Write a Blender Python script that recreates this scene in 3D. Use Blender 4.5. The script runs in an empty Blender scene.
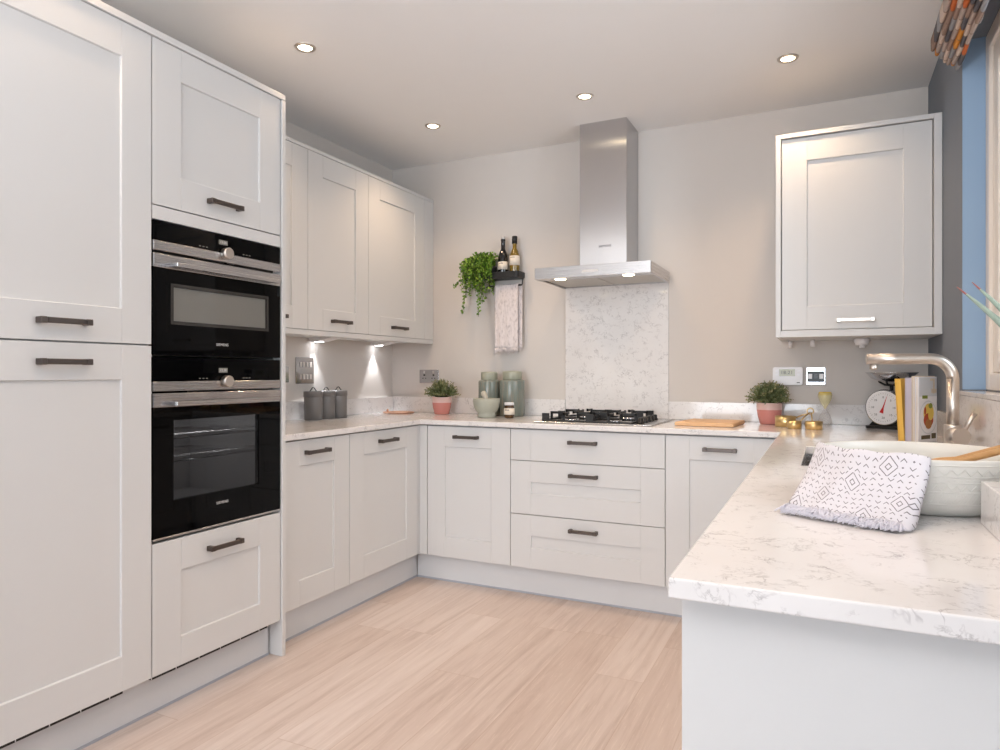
import bpy, bmesh, math, random
from mathutils import Vector, Matrix
random.seed(11)
PI = math.pi
S = bpy.context.scene
C = S.collection

# ------------------------------------------------------------------ materials
def lin(c):
    return tuple((v/12.92 if v <= .04045 else ((v+.055)/1.055)**2.4) for v in c)
def rgb(r, g, b):
    return lin((r/255, g/255, b/255)) + (1,)
class NT:
    def __init__(s, name):
        s.m = bpy.data.materials.new(name); s.m.use_nodes = True
        s.t = s.m.node_tree; s.n = s.t.nodes; s.b = s.n['Principled BSDF']
    def add(s, typ, **kw):
        n = s.n.new(typ)
        for k, v in kw.items(): setattr(n, k, v)
        return n
    def link(s, a, b): s.t.links.new(a, b)
    def math(s, op, a, b=None, c=None):
        n = s.n.new('ShaderNodeMath'); n.operation = op
        for i, v in enumerate((a, b, c)):
            if v is None: continue
            if isinstance(v, (int, float)): n.inputs[i].default_value = v
            else: s.link(v, n.inputs[i])
        return n.outputs[0]
    def mix(s, f, a, b):
        n = s.n.new('ShaderNodeMix'); n.data_type = 'RGBA'
        for sock, v in ((n.inputs[0], f), (n.inputs[6], a), (n.inputs[7], b)):
            if isinstance(v, (int, float, tuple)): sock.default_value = v
            else: s.link(v, sock)
        return n.outputs[2]
    def ramp(s, f, stops, interp='LINEAR'):
        n = s.n.new('ShaderNodeValToRGB'); n.color_ramp.interpolation = interp
        e = n.color_ramp.elements
        while len(e) < len(stops): e.new(.5)
        for q, (p, c) in zip(e, stops): q.position = p; q.color = c
        s.link(f, n.inputs[0]); return n.outputs[0]
    def coords(s, kind='Object', scale=(1, 1, 1), rot=(0, 0, 0)):
        t = s.n.new('ShaderNodeTexCoord'); mp = s.n.new('ShaderNodeMapping')
        mp.inputs['Scale'].default_value = scale; mp.inputs['Rotation'].default_value = rot
        s.link(t.outputs[kind], mp.inputs[0]); return mp.outputs[0]
    def pos(s, scale=(1, 1, 1)):
        t = s.n.new('ShaderNodeNewGeometry'); mp = s.n.new('ShaderNodeMapping')
        mp.inputs['Scale'].default_value = scale
        s.link(t.outputs['Position'], mp.inputs[0]); return mp.outputs[0]
    def noise(s, vec, scale, detail=3, rough=.5, dist=0):
        n = s.n.new('ShaderNodeTexNoise'); s.link(vec, n.inputs['Vector'])
        n.inputs['Scale'].default_value = scale; n.inputs['Detail'].default_value = detail
        n.inputs['Roughness'].default_value = rough; n.inputs['Distortion'].default_value = dist
        return n.outputs['Fac']
    def bump(s, h, strength=.1, dist=.001):
        n = s.n.new('ShaderNodeBump'); n.inputs['Strength'].default_value = strength
        n.inputs['Distance'].default_value = dist
        s.link(h, n.inputs['Height']); s.link(n.outputs[0], s.b.inputs['Normal'])
    def set(s, **kw):
        for k, v in kw.items():
            i = s.b.inputs[k.replace('_', ' ')]
            if isinstance(v, (int, float, tuple)): i.default_value = v
            else: s.link(v, i)
        return s
def simple(name, col, rough=.5, metal=0, var=.03, bump=0, bscale=60, **kw):
    t = NT(name)
    f = t.noise(t.coords(), 9, 3)
    lo = tuple(max(0, c*(1-var)) for c in col[:3]) + (1,)
    hi = tuple(min(1, c*(1+var)) for c in col[:3]) + (1,)
    t.set(Base_Color=t.mix(f, lo, hi), Roughness=rough, Metallic=metal)
    if bump: t.bump(t.noise(t.coords(), bscale, 3), bump)
    t.set(**kw)
    return t.m

M = {}
M['cab'] = simple('cabinet_paint', rgb(214, 214, 214), .42, var=.008, bump=.03, bscale=300)
M['carcass'] = simple('carcass_board', rgb(212, 212, 212), .5, var=.01)
M['plinth'] = simple('plinth_paint', rgb(216, 217, 219), .45, var=.01)
M['seal'] = simple('plinth_seal', rgb(170, 174, 184), .35, var=.02)
M['dark'] = simple('dark_gap', rgb(26, 25, 25), .6)
M['wall'] = simple('wall_paint', rgb(213, 207, 202), .85, var=.012, bump=.05, bscale=180)
M['wall_blue'] = simple('blue_wall_paint', rgb(120, 127, 137), .8, var=.015, bump=.05, bscale=180)
M['reveal_daylit'] = simple('reveal_paint_daylight_tint', rgb(150, 178, 208), .75, var=.015)  # wall paint made lighter and bluer, daylight put into the colour
M['ceiling'] = simple('ceiling_paint', rgb(240, 239, 239), .9, var=.008)
M['white'] = simple('white_plastic', rgb(236, 234, 236), .3, var=.01)
M['upvc'] = simple('window_frame_white', rgb(234, 226, 216), .3, var=.01)
M['chrome'] = simple('polished_chrome', rgb(205, 205, 208), .08, 1, var=.01)
M['nickel'] = simple('brushed_nickel', rgb(212, 204, 196), .33, 1, var=.03)
M['pewter'] = simple('pewter_handle', rgb(98, 90, 86), .38, .9, var=.1)
M['black'] = simple('black_iron', rgb(24, 24, 25), .45, var=.1)
M['blackgloss'] = simple('black_glass', rgb(6, 6, 7), .035, var=0, Specular_IOR_Level=.12)
M['blackplastic'] = simple('black_plastic', rgb(18, 18, 19), .3)
M['brass'] = simple('brass', rgb(234, 206, 150), .32, 1, var=.06)
M['copper'] = simple('copper', rgb(214, 168, 142), .35, .6, var=.05)
M['greytin'] = simple('grey_enamel', rgb(122, 120, 120), .38, var=.03)
M['pinkglaze'] = simple('pink_glaze', rgb(216, 142, 134), .22, var=.06)
M['pinkband'] = simple('pale_pink_glaze', rgb(232, 198, 192), .25, var=.05)
M['soil'] = simple('soil', rgb(60, 48, 38), .95, var=.3)
M['paper'] = simple('paper_pages', rgb(226, 220, 216), .7, var=.05)
M['yellow'] = simple('yellow_cover', rgb(236, 192, 92), .45, var=.04)
M['lilac'] = simple('lilac_cover', rgb(198, 192, 206), .45, var=.04)
M['cream'] = simple('cream_cover', rgb(222, 208, 188), .45, var=.04)
M['coverwhite'] = simple('cover_white', rgb(240, 240, 244), .35, var=.02)
M['coverblue'] = simple('cover_pale_blue', rgb(214, 218, 224), .35, var=.04)
M['food_y'] = simple('food_yellow', rgb(230, 200, 92), .5, var=.15)
M['food_r'] = simple('food_red', rgb(176, 66, 34), .5, var=.2)
M['food_g'] = simple('food_green', rgb(128, 142, 52), .5, var=.15)
M['food_b'] = simple('food_brown', rgb(168, 112, 58), .5, var=.2)
M['caption'] = simple('caption_dark', rgb(92, 84, 60), .5, var=.3)
M['bowl'] = simple('white_stoneware', rgb(216, 214, 208), .32, var=.015)
M['bottle_dark'] = simple('dark_bottle_glass', rgb(14, 12, 14), .06, var=0, Coat_Weight=.4)
M['label'] = simple('bottle_label', rgb(232, 222, 208), .6, var=.03)
M['ink'] = simple('label_ink', rgb(70, 70, 72), .6)
M['oilcap'] = simple('black_cap', rgb(20, 18, 18), .4)
M['silvercap'] = simple('silver_cap', rgb(206, 200, 196), .3, .6)
M['mortar'] = simple('grey_green_granite', rgb(166, 168, 156), .6, var=.1, bump=.2, bscale=160)
M['pestle'] = simple('pale_stone_pestle', rgb(186, 180, 166), .6, var=.06)
M['jam'] = simple('amber_preserve', rgb(74, 48, 16), .1, var=.3, Coat_Weight=.5)
M['sand'] = simple('yellow_sand', rgb(238, 206, 40), .8, var=.1)
M['dial'] = simple('dial_white', rgb(232, 232, 234), .3, var=.01)
M['red'] = simple('red_needle', rgb(196, 34, 40), .4)
M['aloe'] = simple('aloe_leaf', rgb(146, 164, 152), .45, var=.15)
M['aloetip'] = simple('aloe_tip', rgb(150, 86, 84), .5, var=.1)
M['ledcool'] = simple('cool_led', rgb(250, 250, 255), .4, var=0, Emission_Color=(.95, .97, 1, 1), Emission_Strength=15.0)
M['ledwarm'] = simple('warm_lamp', rgb(255, 240, 215), .4, var=0, Emission_Color=(1, .82, .55, 1), Emission_Strength=16.0)
M['lcd'] = simple('lcd_screen', rgb(172, 170, 142), .25, var=.03)
M['dim'] = simple('dim_display', rgb(96, 92, 86), .3, var=.1, Emission_Color=(.6, .58, .5, 1), Emission_Strength=.15)
M['logo'] = simple('logo_silver', rgb(222, 222, 222), .3, .2, var=0)
M['logodark'] = simple('logo_grey', rgb(92, 92, 98), .4, .2, var=0)
M['cavity'] = simple('oven_cavity', rgb(150, 150, 152), .5, var=.1)
M['filter'] = simple('grease_filter', rgb(190, 184, 176), .4, .6, var=.05)

def steel(name, col, rough, sc):
    t = NT(name)
    f = t.noise(t.coords(scale=sc), 1, 4, .6)
    t.set(Base_Color=t.mix(f, tuple(c*.965 for c in col[:3])+(1,), col), Metallic=1,
          Roughness=t.math('MULTIPLY_ADD', f, .08, rough-.04))
    t.bump(f, .008, .0005)
    return t.m
M['steel'] = steel('brushed_steel', rgb(196, 194, 194), .27, (4, 4, 900))
M['steelv'] = steel('chimney_steel', rgb(200, 199, 200), .26, (900, 900, 3))
_t = M['steelv'].node_tree; _tg = _t.nodes.new('ShaderNodeTangent'); _tg.direction_type = 'RADIAL'; _tg.axis = 'Z'
_b = _t.nodes['Principled BSDF']; _t.links.new(_tg.outputs[0], _b.inputs['Tangent']); _b.inputs['Anisotropic'].default_value = .95; _b.inputs['Anisotropic Rotation'].default_value = 0

def quartz():
    t = NT('veined_quartz')
    p = t.pos()
    base = t.mix(t.noise(p, 5, 4), rgb(222, 218, 217), rgb(238, 236, 235))
    wn = t.n.new('ShaderNodeTexNoise'); t.link(p, wn.inputs['Vector']); wn.inputs['Scale'].default_value = 9; wn.inputs['Detail'].default_value = 4
    off = t.n.new('ShaderNodeVectorMath'); off.operation = 'MULTIPLY_ADD'
    t.link(wn.outputs['Color'], off.inputs[0]); off.inputs[1].default_value = (.07, .07, .07); t.link(p, off.inputs[2])
    def vein(scale, width, seed, thr):
        n = t.noise(off.outputs[0], scale, 5, .62, .4)
        d = t.math('ABSOLUTE', t.math('SUBTRACT', n, .5))
        line = t.math('SUBTRACT', 1, t.math('MINIMUM', t.math('DIVIDE', d, width), 1))
        msk = t.noise(t.pos((1.3, 1.1, 1.7)), seed, 3)
        m = t.n.new('ShaderNodeMapRange'); t.link(msk, m.inputs[0]); m.inputs[1].default_value = thr; m.inputs[2].default_value = thr+.12
        return t.math('MULTIPLY', line, m.outputs[0])
    v1 = vein(17, .02, 11, .49); v2 = vein(36, .035, 20, .515)
    v = t.math('MINIMUM', t.math('ADD', t.math('MULTIPLY', v1, .5), t.math('MULTIPLY', v2, .42)), 1)
    t.set(Base_Color=t.mix(v, base, rgb(140, 133, 133)), Roughness=.09, Specular_IOR_Level=.5)
    return t.m
M['quartz'] = quartz()

def floor_mat():
    t = NT('washed_oak_planks')
    g = t.n.new('ShaderNodeNewGeometry')
    sp = t.n.new('ShaderNodeSeparateXYZ'); t.link(g.outputs['Position'], sp.inputs[0])
    W, L = .19, 1.25
    r = t.math('DIVIDE', t.math('ADD', sp.outputs[0], .06), W)
    row = t.math('FLOOR', r); fr = t.math('FRACT', r)
    wn = t.n.new('ShaderNodeTexWhiteNoise'); wn.noise_dimensions = '1D'; t.link(row, wn.inputs['W'])
    q = t.math('ADD', t.math('DIVIDE', sp.outputs[1], L), t.math('MULTIPLY', wn.outputs[0], 7.3))
    col = t.math('FLOOR', q); fq = t.math('FRACT', q)
    wn2 = t.n.new('ShaderNodeTexWhiteNoise'); wn2.noise_dimensions = '2D'
    cb = t.n.new('ShaderNodeCombineXYZ'); t.link(row, cb.inputs[0]); t.link(col, cb.inputs[1]); t.link(cb.outputs[0], wn2.inputs['Vector'])
    # grain: long noise offset per plank
    cv = t.n.new('ShaderNodeCombineXYZ')
    t.link(t.math('ADD', t.math('MULTIPLY', sp.outputs[0], 26), t.math('MULTIPLY', wn2.outputs[0], 40)), cv.inputs[0])
    t.link(t.math('MULTIPLY', sp.outputs[1], 1.5), cv.inputs[1]); t.link(t.math('MULTIPLY', wn2.outputs[0], 11), cv.inputs[2])
    gr = t.noise(cv.outputs[0], 1.0, 6, .62, .9)
    cv2 = t.n.new('ShaderNodeCombineXYZ')
    t.link(t.math('MULTIPLY', sp.outputs[0], 180), cv2.inputs[0]); t.link(t.math('MULTIPLY', sp.outputs[1], 6), cv2.inputs[1])
    fine = t.noise(cv2.outputs[0], 1.0, 3, .6)
    base = t.ramp(gr, [(.25, rgb(188, 174, 167)), (.5, rgb(208, 197, 192)), (.75, rgb(216, 207, 203))])
    tone = t.mix(wn2.outputs[0], rgb(240, 232, 226), rgb(255, 252, 250))
    mx = t.n.new('ShaderNodeMix'); mx.data_type = 'RGBA'; mx.blend_type = 'MULTIPLY'; mx.inputs[0].default_value = 1
    t.link(base, mx.inputs[6]); t.link(tone, mx.inputs[7])
    c1 = t.mix(t.math('MULTIPLY', t.math('GREATER_THAN', fine, .6), .22), mx.outputs[2], rgb(232, 220, 210))
    ex = t.math('MINIMUM', fr, t.math('SUBTRACT', 1, fr)); ey = t.math('MINIMUM', fq, t.math('SUBTRACT', 1, fq))
    gap = t.math('MAXIMUM', t.math('LESS_THAN', ex, .006), t.math('LESS_THAN', ey, .0011))
    t.set(Base_Color=t.mix(t.math('MULTIPLY', gap, .45), c1, rgb(168, 140, 120)), Roughness=.5)
    t.bump(fine, .05, .0006)
    return t.m
M['floor'] = floor_mat()

def wood(name, a, b, sc=(1, 1, 1), rough=.5, scale=5):
    t = NT(name)
    f = t.noise(t.coords(scale=sc), scale, 5, .6, .8)
    t.set(Base_Color=t.mix(f, a, b), Roughness=rough); return t.m
M['board'] = wood('chopping_board_wood', rgb(212, 164, 118), rgb(236, 196, 150), (2, 22, 22))
M['spoon'] = wood('wooden_spoon', rgb(178, 128, 76), rgb(212, 168, 112), (3, 20, 20))
M['leaf'] = simple('trailing_leaf', rgb(92, 130, 34), .5, var=.45, bump=0, Subsurface_Weight=.0)
M['herb'] = simple('herb_leaf', rgb(116, 128, 88), .6, var=.35)
M['herbtip'] = simple('herb_tip', rgb(150, 146, 106), .6, var=.3)
M['stem'] = simple('plant_stem', rgb(84, 96, 44), .6, var=.2)
M['potdark'] = simple('dark_pot', rgb(42, 40, 38), .5)

def glass(name, col, tint=.92, rough=0.02, fac=.12):
    t = NT(name)
    tr = t.add('ShaderNodeBsdfTransparent'); tr.inputs[0].default_value = col
    gl = t.add('ShaderNodeBsdfGlossy'); gl.inputs['Roughness'].default_value = rough
    fr = t.add('ShaderNodeFresnel'); fr.inputs[0].default_value = 1.3
    no = t.noise(t.coords(), 3, 2)
    mx = t.add('ShaderNodeMixShader'); t.link(t.math('ADD', fr.outputs[0], t.math('MULTIPLY', no, fac*.1)), mx.inputs[0])
    t.link(tr.outputs[0], mx.inputs[1]); t.link(gl.outputs[0], mx.inputs[2])
    t.link(mx.outputs[0], t.n['Material Output'].inputs[0]); return t.m
M['glass'] = glass('clear_glass', (.96, .97, .97, 1))
M['ovenglass'] = glass('oven_window_glass', (.5, .5, .51, 1))
M['oilglass'] = glass('oil_bottle_glass', (.8, .62, .1, 1))
M['yglass'] = glass('yellow_glass', (1, .96, .78, 1))
M['bulb'] = simple('clear_bulb', rgb(222, 222, 224), .08, var=.01, Alpha=.28)
M['ybulb'] = simple('yellow_bulb', rgb(255, 246, 190), .08, var=.02, Alpha=.4)
M['oil'] = simple('olive_oil', rgb(124, 98, 8), .1, var=.4, Coat_Weight=.6)

def glaze():
    t = NT('sage_reactive_glaze')
    f = t.noise(t.coords(scale=(9, 9, 1.2)), 7, 4, .6)
    g = t.noise(t.coords(scale=(14, 14, .8)), 11, 3, .6)
    c = t.mix(f, rgb(104, 115, 109), rgb(140, 147, 139))
    c = t.mix(t.math('MULTIPLY', t.math('GREATER_THAN', g, .56), .5), c, rgb(160, 142, 120))
    t.set(Base_Color=c, Roughness=.22); return t.m
M['sage'] = glaze()
M['sagerim'] = simple('pale_sage_glaze', rgb(160, 162, 146), .28, var=.08)

def towel_mat():
    t = NT('patterned_towel')
    uv = t.n.new('ShaderNodeUVMap'); sp = t.n.new('ShaderNodeSeparateXYZ'); t.link(uv.outputs[0], sp.inputs[0])
    u = t.math('MULTIPLY', sp.outputs[0], 16); v = t.math('MULTIPLY', sp.outputs[1], 15)
    fu = t.math('SUBTRACT', t.math('FRACT', u), .5); fv = t.math('SUBTRACT', t.math('FRACT', v), .5)
    rowi = t.math('FLOOR', v); coli = t.math('FLOOR', u)
    r3 = t.math('FLOORED_MODULO', t.math('ADD', rowi, t.math('MULTIPLY', coli, 2)), 3.0)
    sgn = t.math('SUBTRACT', t.math('MULTIPLY', t.math('LESS_THAN', r3, .5), 2), 1)
    au = t.math('ABSOLUTE', fu)
    dv = t.math('ABSOLUTE', t.math('ADD', t.math('MULTIPLY', fv, sgn), t.math('SUBTRACT', t.math('MULTIPLY', au, 1.25), .2)))
    chev = t.math('MULTIPLY', t.math('MULTIPLY', t.math('LESS_THAN', dv, .085), t.math('LESS_THAN', au, .33)), t.math('LESS_THAN', r3, 1.5))
    dot = t.math('MULTIPLY', t.math('LESS_THAN', t.math('ADD', au, t.math('ABSOLUTE', fv)), .15), t.math('GREATER_THAN', r3, 1.5))
    small = t.math('MAXIMUM', chev, dot)
    # large concentric diamonds laid in loose diagonal clusters
    U = t.math('MULTIPLY', sp.outputs[0], 8); V = t.math('MULTIPLY', sp.outputs[1], 5.0)
    gu = t.math('ABSOLUTE', t.math('SUBTRACT', t.math('FRACT', U), .5)); gv = t.math('ABSOLUTE', t.math('SUBTRACT', t.math('FRACT', V), .5))
    dd = t.math('ADD', gu, gv)
    ring = t.math('LESS_THAN', t.math('ABSOLUTE', t.math('SUBTRACT', t.math('FRACT', t.math('MULTIPLY', dd, 2.9)), .5)), .10)
    wn = t.n.new('ShaderNodeTexWhiteNoise'); wn.noise_dimensions = '2D'
    cb = t.n.new('ShaderNodeCombineXYZ'); t.link(t.math('FLOOR', U), cb.inputs[0]); t.link(t.math('FLOOR', V), cb.inputs[1]); t.link(cb.outputs[0], wn.inputs['Vector'])
    dia = t.math('FLOORED_MODULO', t.math('ADD', t.math('FLOOR', U), t.math('MULTIPLY', t.math('FLOOR', V), 3.0)), 5.0)
    sel = t.math('LESS_THAN', dia, .5)
    k = t.math('ADD', t.math('MULTIPLY', sel, ring), t.math('MULTIPLY', t.math('SUBTRACT', 1, sel), small))
    nb = t.noise(t.coords(), 400, 2)
    t.set(Base_Color=t.mix(t.math('MULTIPLY', k, .85), rgb(212, 210, 217), rgb(84, 78, 86)), Roughness=.9)
    t.bump(nb, .25, .001); return t.m
M['towel'] = towel_mat()
M['fringe'] = simple('white_fringe', rgb(216, 214, 224), .9, var=.08)
def towel2():
    t = NT('mottled_towel')
    f = t.noise(t.coords(scale=(60, 60, 26)), 1.3, 3, .6)
    t.set(Base_Color=t.ramp(f, [(.38, rgb(226, 218, 218)), (.55, rgb(216, 208, 208)), (.72, rgb(182, 172, 174))]), Roughness=.9)
    t.bump(f, .3, .001); return t.m
M['towel2'] = towel2()
def blind_mat():
    t = NT('blind_fabric')
    c = t.n.new('ShaderNodeTexCoord'); sp = t.n.new('ShaderNodeSeparateXYZ'); t.link(c.outputs['UV'], sp.inputs[0])
    cy = t.math('ADD', t.math('MULTIPLY', sp.outputs[0], 13), 0); k = t.math('FLOOR', sp.outputs[1])
    cy = t.math('ADD', cy, t.math('MULTIPLY', k, .45))
    cb = t.n.new('ShaderNodeCombineXYZ'); t.link(t.math('FLOOR', cy), cb.inputs[0]); t.link(k, cb.inputs[1])
    wn = t.n.new('ShaderNodeTexWhiteNoise'); wn.noise_dimensions = '2D'; t.link(cb.outputs[0], wn.inputs['Vector'])
    col = t.ramp(wn.outputs[0], [(0, rgb(206, 186, 172)), (.2, rgb(152, 126, 112)), (.42, rgb(150, 150, 154)), (.6, rgb(176, 158, 148)), (.76, rgb(212, 138, 48)), (.87, rgb(84, 82, 86)), (.93, rgb(190, 96, 40))], 'CONSTANT')
    f = t.math('FRACT', cy)
    edge = t.math('LESS_THAN', t.math('MINIMUM', f, t.math('SUBTRACT', 1, f)), .05)
    t.set(Base_Color=t.mix(t.math('MULTIPLY', edge, .6), col, rgb(120, 96, 82)), Roughness=.85); return t.m
M['blind'] = blind_mat()

# ------------------------------------------------------------------ mesh helpers
def bx(bm, x0, x1, y0, y1, z0, z1, bev=0, seg=1):
    if x0 > x1: x0, x1 = x1, x0
    if y0 > y1: y0, y1 = y1, y0
    if z0 > z1: z0, z1 = z1, z0
    vs = [bm.verts.new(p) for p in ((x0,y0,z0),(x1,y0,z0),(x1,y1,z0),(x0,y1,z0),(x0,y0,z1),(x1,y0,z1),(x1,y1,z1),(x0,y1,z1))]
    fs = [bm.faces.new([vs[i] for i in q]) for q in ((3,2,1,0),(4,5,6,7),(0,1,5,4),(1,2,6,5),(2,3,7,6),(3,0,4,7))]
    if bev > 0:
        es = {e for f in fs for e in f.edges}
        bmesh.ops.bevel(bm, geom=list(es), offset=bev, segments=seg, affect='EDGES', profile=.5)
    return vs
def box(x0, x1, y0, y1, z0, z1, bev=0, seg=1):
    bm = bmesh.new(); bx(bm, x0, x1, y0, y1, z0, z1, bev, seg); return bm
def lathe(bm, prof, cx=0, cy=0, cz=0, n=32, mat=0, smooth=True, arc=2*PI):
    rings = []
    for r, z in prof:
        if r < 1e-6: rings.append([bm.verts.new((cx, cy, cz+z))])
        else: rings.append([bm.verts.new((cx+r*math.cos(2*PI*i/n), cy+r*math.sin(2*PI*i/n), cz+z)) for i in range(n)])
    for a, b in zip(rings, rings[1:]):
        for i in range(n):
            j = (i+1) % n
            if len(a) == 1 and len(b) == 1: continue
            if len(a) == 1: f = bm.faces.new((a[0], b[j], b[i]))
            elif len(b) == 1: f = bm.faces.new((a[i], a[j], b[0]))
            else: f = bm.faces.new((a[i], a[j], b[j], b[i]))
            f.material_index = mat; f.smooth = smooth
    return bm
def lathe_new(prof, **k):
    return lathe(bmesh.new(), prof, **k)
def tube(bm, pts, rad, n=10, cap=True, mat=0):
    pts = [Vector(p) for p in pts]; N = len(pts)
    rr = rad if isinstance(rad, (list, tuple)) else [rad]*N
    t0 = (pts[1]-pts[0]).normalized()
    up = Vector((0, 0, 1)) if abs(t0.z) < .9 else Vector((1, 0, 0))
    nrm = t0.cross(up).normalized(); rings = []
    for i, p in enumerate(pts):
        t = (pts[min(i+1, N-1)]-pts[max(i-1, 0)]).normalized()
        nrm = (nrm-t*nrm.dot(t)).normalized(); b = t.cross(nrm)
        rings.append([bm.verts.new(p+(nrm*math.cos(2*PI*k/n)+b*math.sin(2*PI*k/n))*rr[i]) for k in range(n)])
    for a, b in zip(rings, rings[1:]):
        for k in range(n):
            f = bm.faces.new((a[k], a[(k+1)%n], b[(k+1)%n], b[k])); f.smooth = True; f.material_index = mat
    if cap:
        for q in (rings[0][::-1], rings[-1]):
            f = bm.faces.new(q); f.material_index = mat
    return bm
def prism(bm, poly, y0, y1, axis='y', mat=0):
    def P(a, b, c): return {'y': (a, c, b), 'x': (c, a, b), 'z': (a, b, c)}[axis]
    A = [bm.verts.new(P(a, b, y0)) for a, b in poly]; B = [bm.verts.new(P(a, b, y1)) for a, b in poly]
    n = len(poly); fs = [bm.faces.new(A), bm.faces.new(B[::-1])]
    for i in range(n): fs.append(bm.faces.new((A[i], B[i], B[(i+1)%n], A[(i+1)%n])))
    for f in fs: f.material_index = mat
    bmesh.ops.recalc_face_normals(bm, faces=fs)
    return bm
def arc(cx, cy, r, a0, a1, n=8):
    return [(cx+r*math.cos(a0+(a1-a0)*i/n), cy+r*math.sin(a0+(a1-a0)*i/n)) for i in range(n+1)]
def rrect(x0, x1, z0, z1, r, n=5):
    return arc(x1-r, z1-r, r, 0, PI/2, n)+arc(x0+r, z1-r, r, PI/2, PI, n)+arc(x0+r, z0+r, r, PI, 1.5*PI, n)+arc(x1-r, z0+r, r, 1.5*PI, 2*PI, n)
def disc(bm, c, nrm, r, n=32, th=.001, mat=0):
    nrm = Vector(nrm).normalized(); c = Vector(c)
    tube(bm, [c, c+nrm*th], r, n, True, mat)
    return bm
def obj(name, bm, mat, parent=None, loc=None, smooth=False, wn=False):
    me = bpy.data.meshes.new(name)
    bmesh.ops.recalc_face_normals(bm, faces=bm.faces[:])
    if smooth:
        for f in bm.faces: f.smooth = True
    bm.to_mesh(me); bm.free()
    o = bpy.data.objects.new(name, me); C.objects.link(o)
    for m in (mat if isinstance(mat, (list, tuple)) else [mat]): me.materials.append(M[m])
    if parent: o.parent = parent
    if loc: o.location = loc
    return o
def bevmod(o, w=.0015, seg=2):
    m = o.modifiers.new('bevel', 'BEVEL'); m.width = w; m.segments = seg; m.limit_method = 'ANGLE'; m.angle_limit = .7
    return o
def thing(name, label, cat, loc=(0, 0, 0), rotz=0, group=None):
    o = bpy.data.objects.new(name, None); C.objects.link(o)
    o.empty_display_size = .05
    o.location = loc; o.rotation_euler = (0, 0, rotz); o['label'] = label; o['category'] = cat
    if group: o['group'] = group
    return o
def tag(o, label, cat, group=None):
    o['label'] = label; o['category'] = cat
    if group: o['group'] = group
    return o
def struct(name, bm, mat, parent=None):
    o = obj(name, bm, mat, parent)
    if not parent: o['kind'] = 'structure'
    return o
def dup(root, loc, rotz=None, label=None):
    def cp(o, par):
        c = o.copy(); C.objects.link(c); c.parent = par
        for k in [q for q in bpy.data.objects if q.parent == o]: cp(k, c)
        return c
    r = cp(root, None); r.location = loc
    if rotz is not None: r.rotation_euler = (0, 0, rotz)
    if label: r['label'] = label
    return r
def text(name, body, size, mat, parent, loc, rot, depth=.0006, align='CENTER'):
    cu = bpy.data.curves.new(name, 'FONT'); cu.body = body; cu.size = size; cu.extrude = depth
    cu.space_character = 1.12; cu.align_x = align; cu.align_y = 'CENTER'
    tmp = bpy.data.objects.new(name+'_tmp', cu); C.objects.link(tmp)
    dg = bpy.context.evaluated_depsgraph_get(); dg.update()
    me = bpy.data.meshes.new_from_object(tmp.evaluated_get(dg))
    bpy.data.objects.remove(tmp); bpy.data.curves.remove(cu)
    o = bpy.data.objects.new(name, me); C.objects.link(o); me.materials.clear(); me.materials.append(M[mat])
    o.parent = parent; o.location = loc; o.rotation_euler = rot
    return o
def light(name, typ, loc, energy, col, rot=(0, 0, 0), **kw):
    l = bpy.data.lights.new(name, typ); l.energy = energy; l.color = col
    for k, v in kw.items(): setattr(l, k, v)
    o = bpy.data.objects.new(name, l); C.objects.link(o); o.location = loc; o.rotation_euler = rot
    return o

# ------------------------------------------------------------------ camera
cam = bpy.data.cameras.new('camera'); co = bpy.data.objects.new('camera', cam); C.objects.link(co)
co.location = (2.6467, -3.8071, 1.1584); co.rotation_euler = (PI/2, 0, .4499)
cam.sensor_width = 36; cam.lens = 36*676.2/1000; cam.shift_y = -.0021; cam.clip_start = .02
S.camera = co

# ------------------------------------------------------------------ room
W, H, YB = 3.085, 2.53, -8.4
def slab(name, *a, mat): return struct(name, box(*a), mat)
slab('floor', -.2, 4.4, YB, .2, -.1, 0, mat='floor')
slab('ceiling', -.2, 4.4, YB, .2, H, H+.1, mat='ceiling')
slab('wall_left', -.15, 0, YB, .15, 0, H, mat='wall')
slab('wall_back', 0, W, 0, .15, 0, H, mat='wall')
WY0, WY1, WZ0, WZ1, WT = -.9, -2.75, 1.08, 2.35, .28
bm = bmesh.new()
bx(bm, W, W+WT, WY0, .15, 0, H); bx(bm, W, W+WT, YB, WY1, 0, H)
bx(bm, W, W+WT, WY1, WY0, 0, WZ0); bx(bm, W, W+WT, WY1, WY0, WZ1, H)
struct('wall_right', bm, 'wall_blue')
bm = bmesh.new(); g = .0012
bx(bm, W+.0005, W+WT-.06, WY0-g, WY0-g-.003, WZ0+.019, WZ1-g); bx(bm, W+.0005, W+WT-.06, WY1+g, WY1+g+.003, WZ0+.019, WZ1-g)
struct('daylit_lining_1', bm, 'reveal_daylit')  # added jamb lining, its colour holds the daylight falling on the reveal
# window in the right wall
XW = 3.153
win = bpy.data.objects.new('window_1', None); C.objects.link(win); win['kind'] = 'structure'
def ring(bm, x0, x1, ya, yb, za, zb, w, bev=.004):
    bx(bm, x0, x1, ya, ya-w, za, zb, bev); bx(bm, x0, x1, yb+w, yb, za, zb, bev)
    bx(bm, x0, x1, ya-w, yb+w, za, za+w, bev); bx(bm, x0, x1, ya-w, yb+w, zb-w, zb, bev)
bm = bmesh.new(); ring(bm, XW, XW+.07, WY0-.005, WY1+.005, WZ0+.017, WZ1-.005, .06)
for yy in (-1.82,): bx(bm, XW, XW+.07, yy, yy-.06, WZ0+.077, WZ1-.061, .004)
struct('window_frame', bm, 'upvc', win)
bm = bmesh.new()
ring(bm, XW+.012, XW+.062, WY0-.062, -1.819, WZ0+.078, WZ1-.062, .075); ring(bm, XW+.012, XW+.062, -1.881, WY1+.062, WZ0+.078, WZ1-.062, .075)
struct('window_sash', bm, 'upvc', win)
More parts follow.
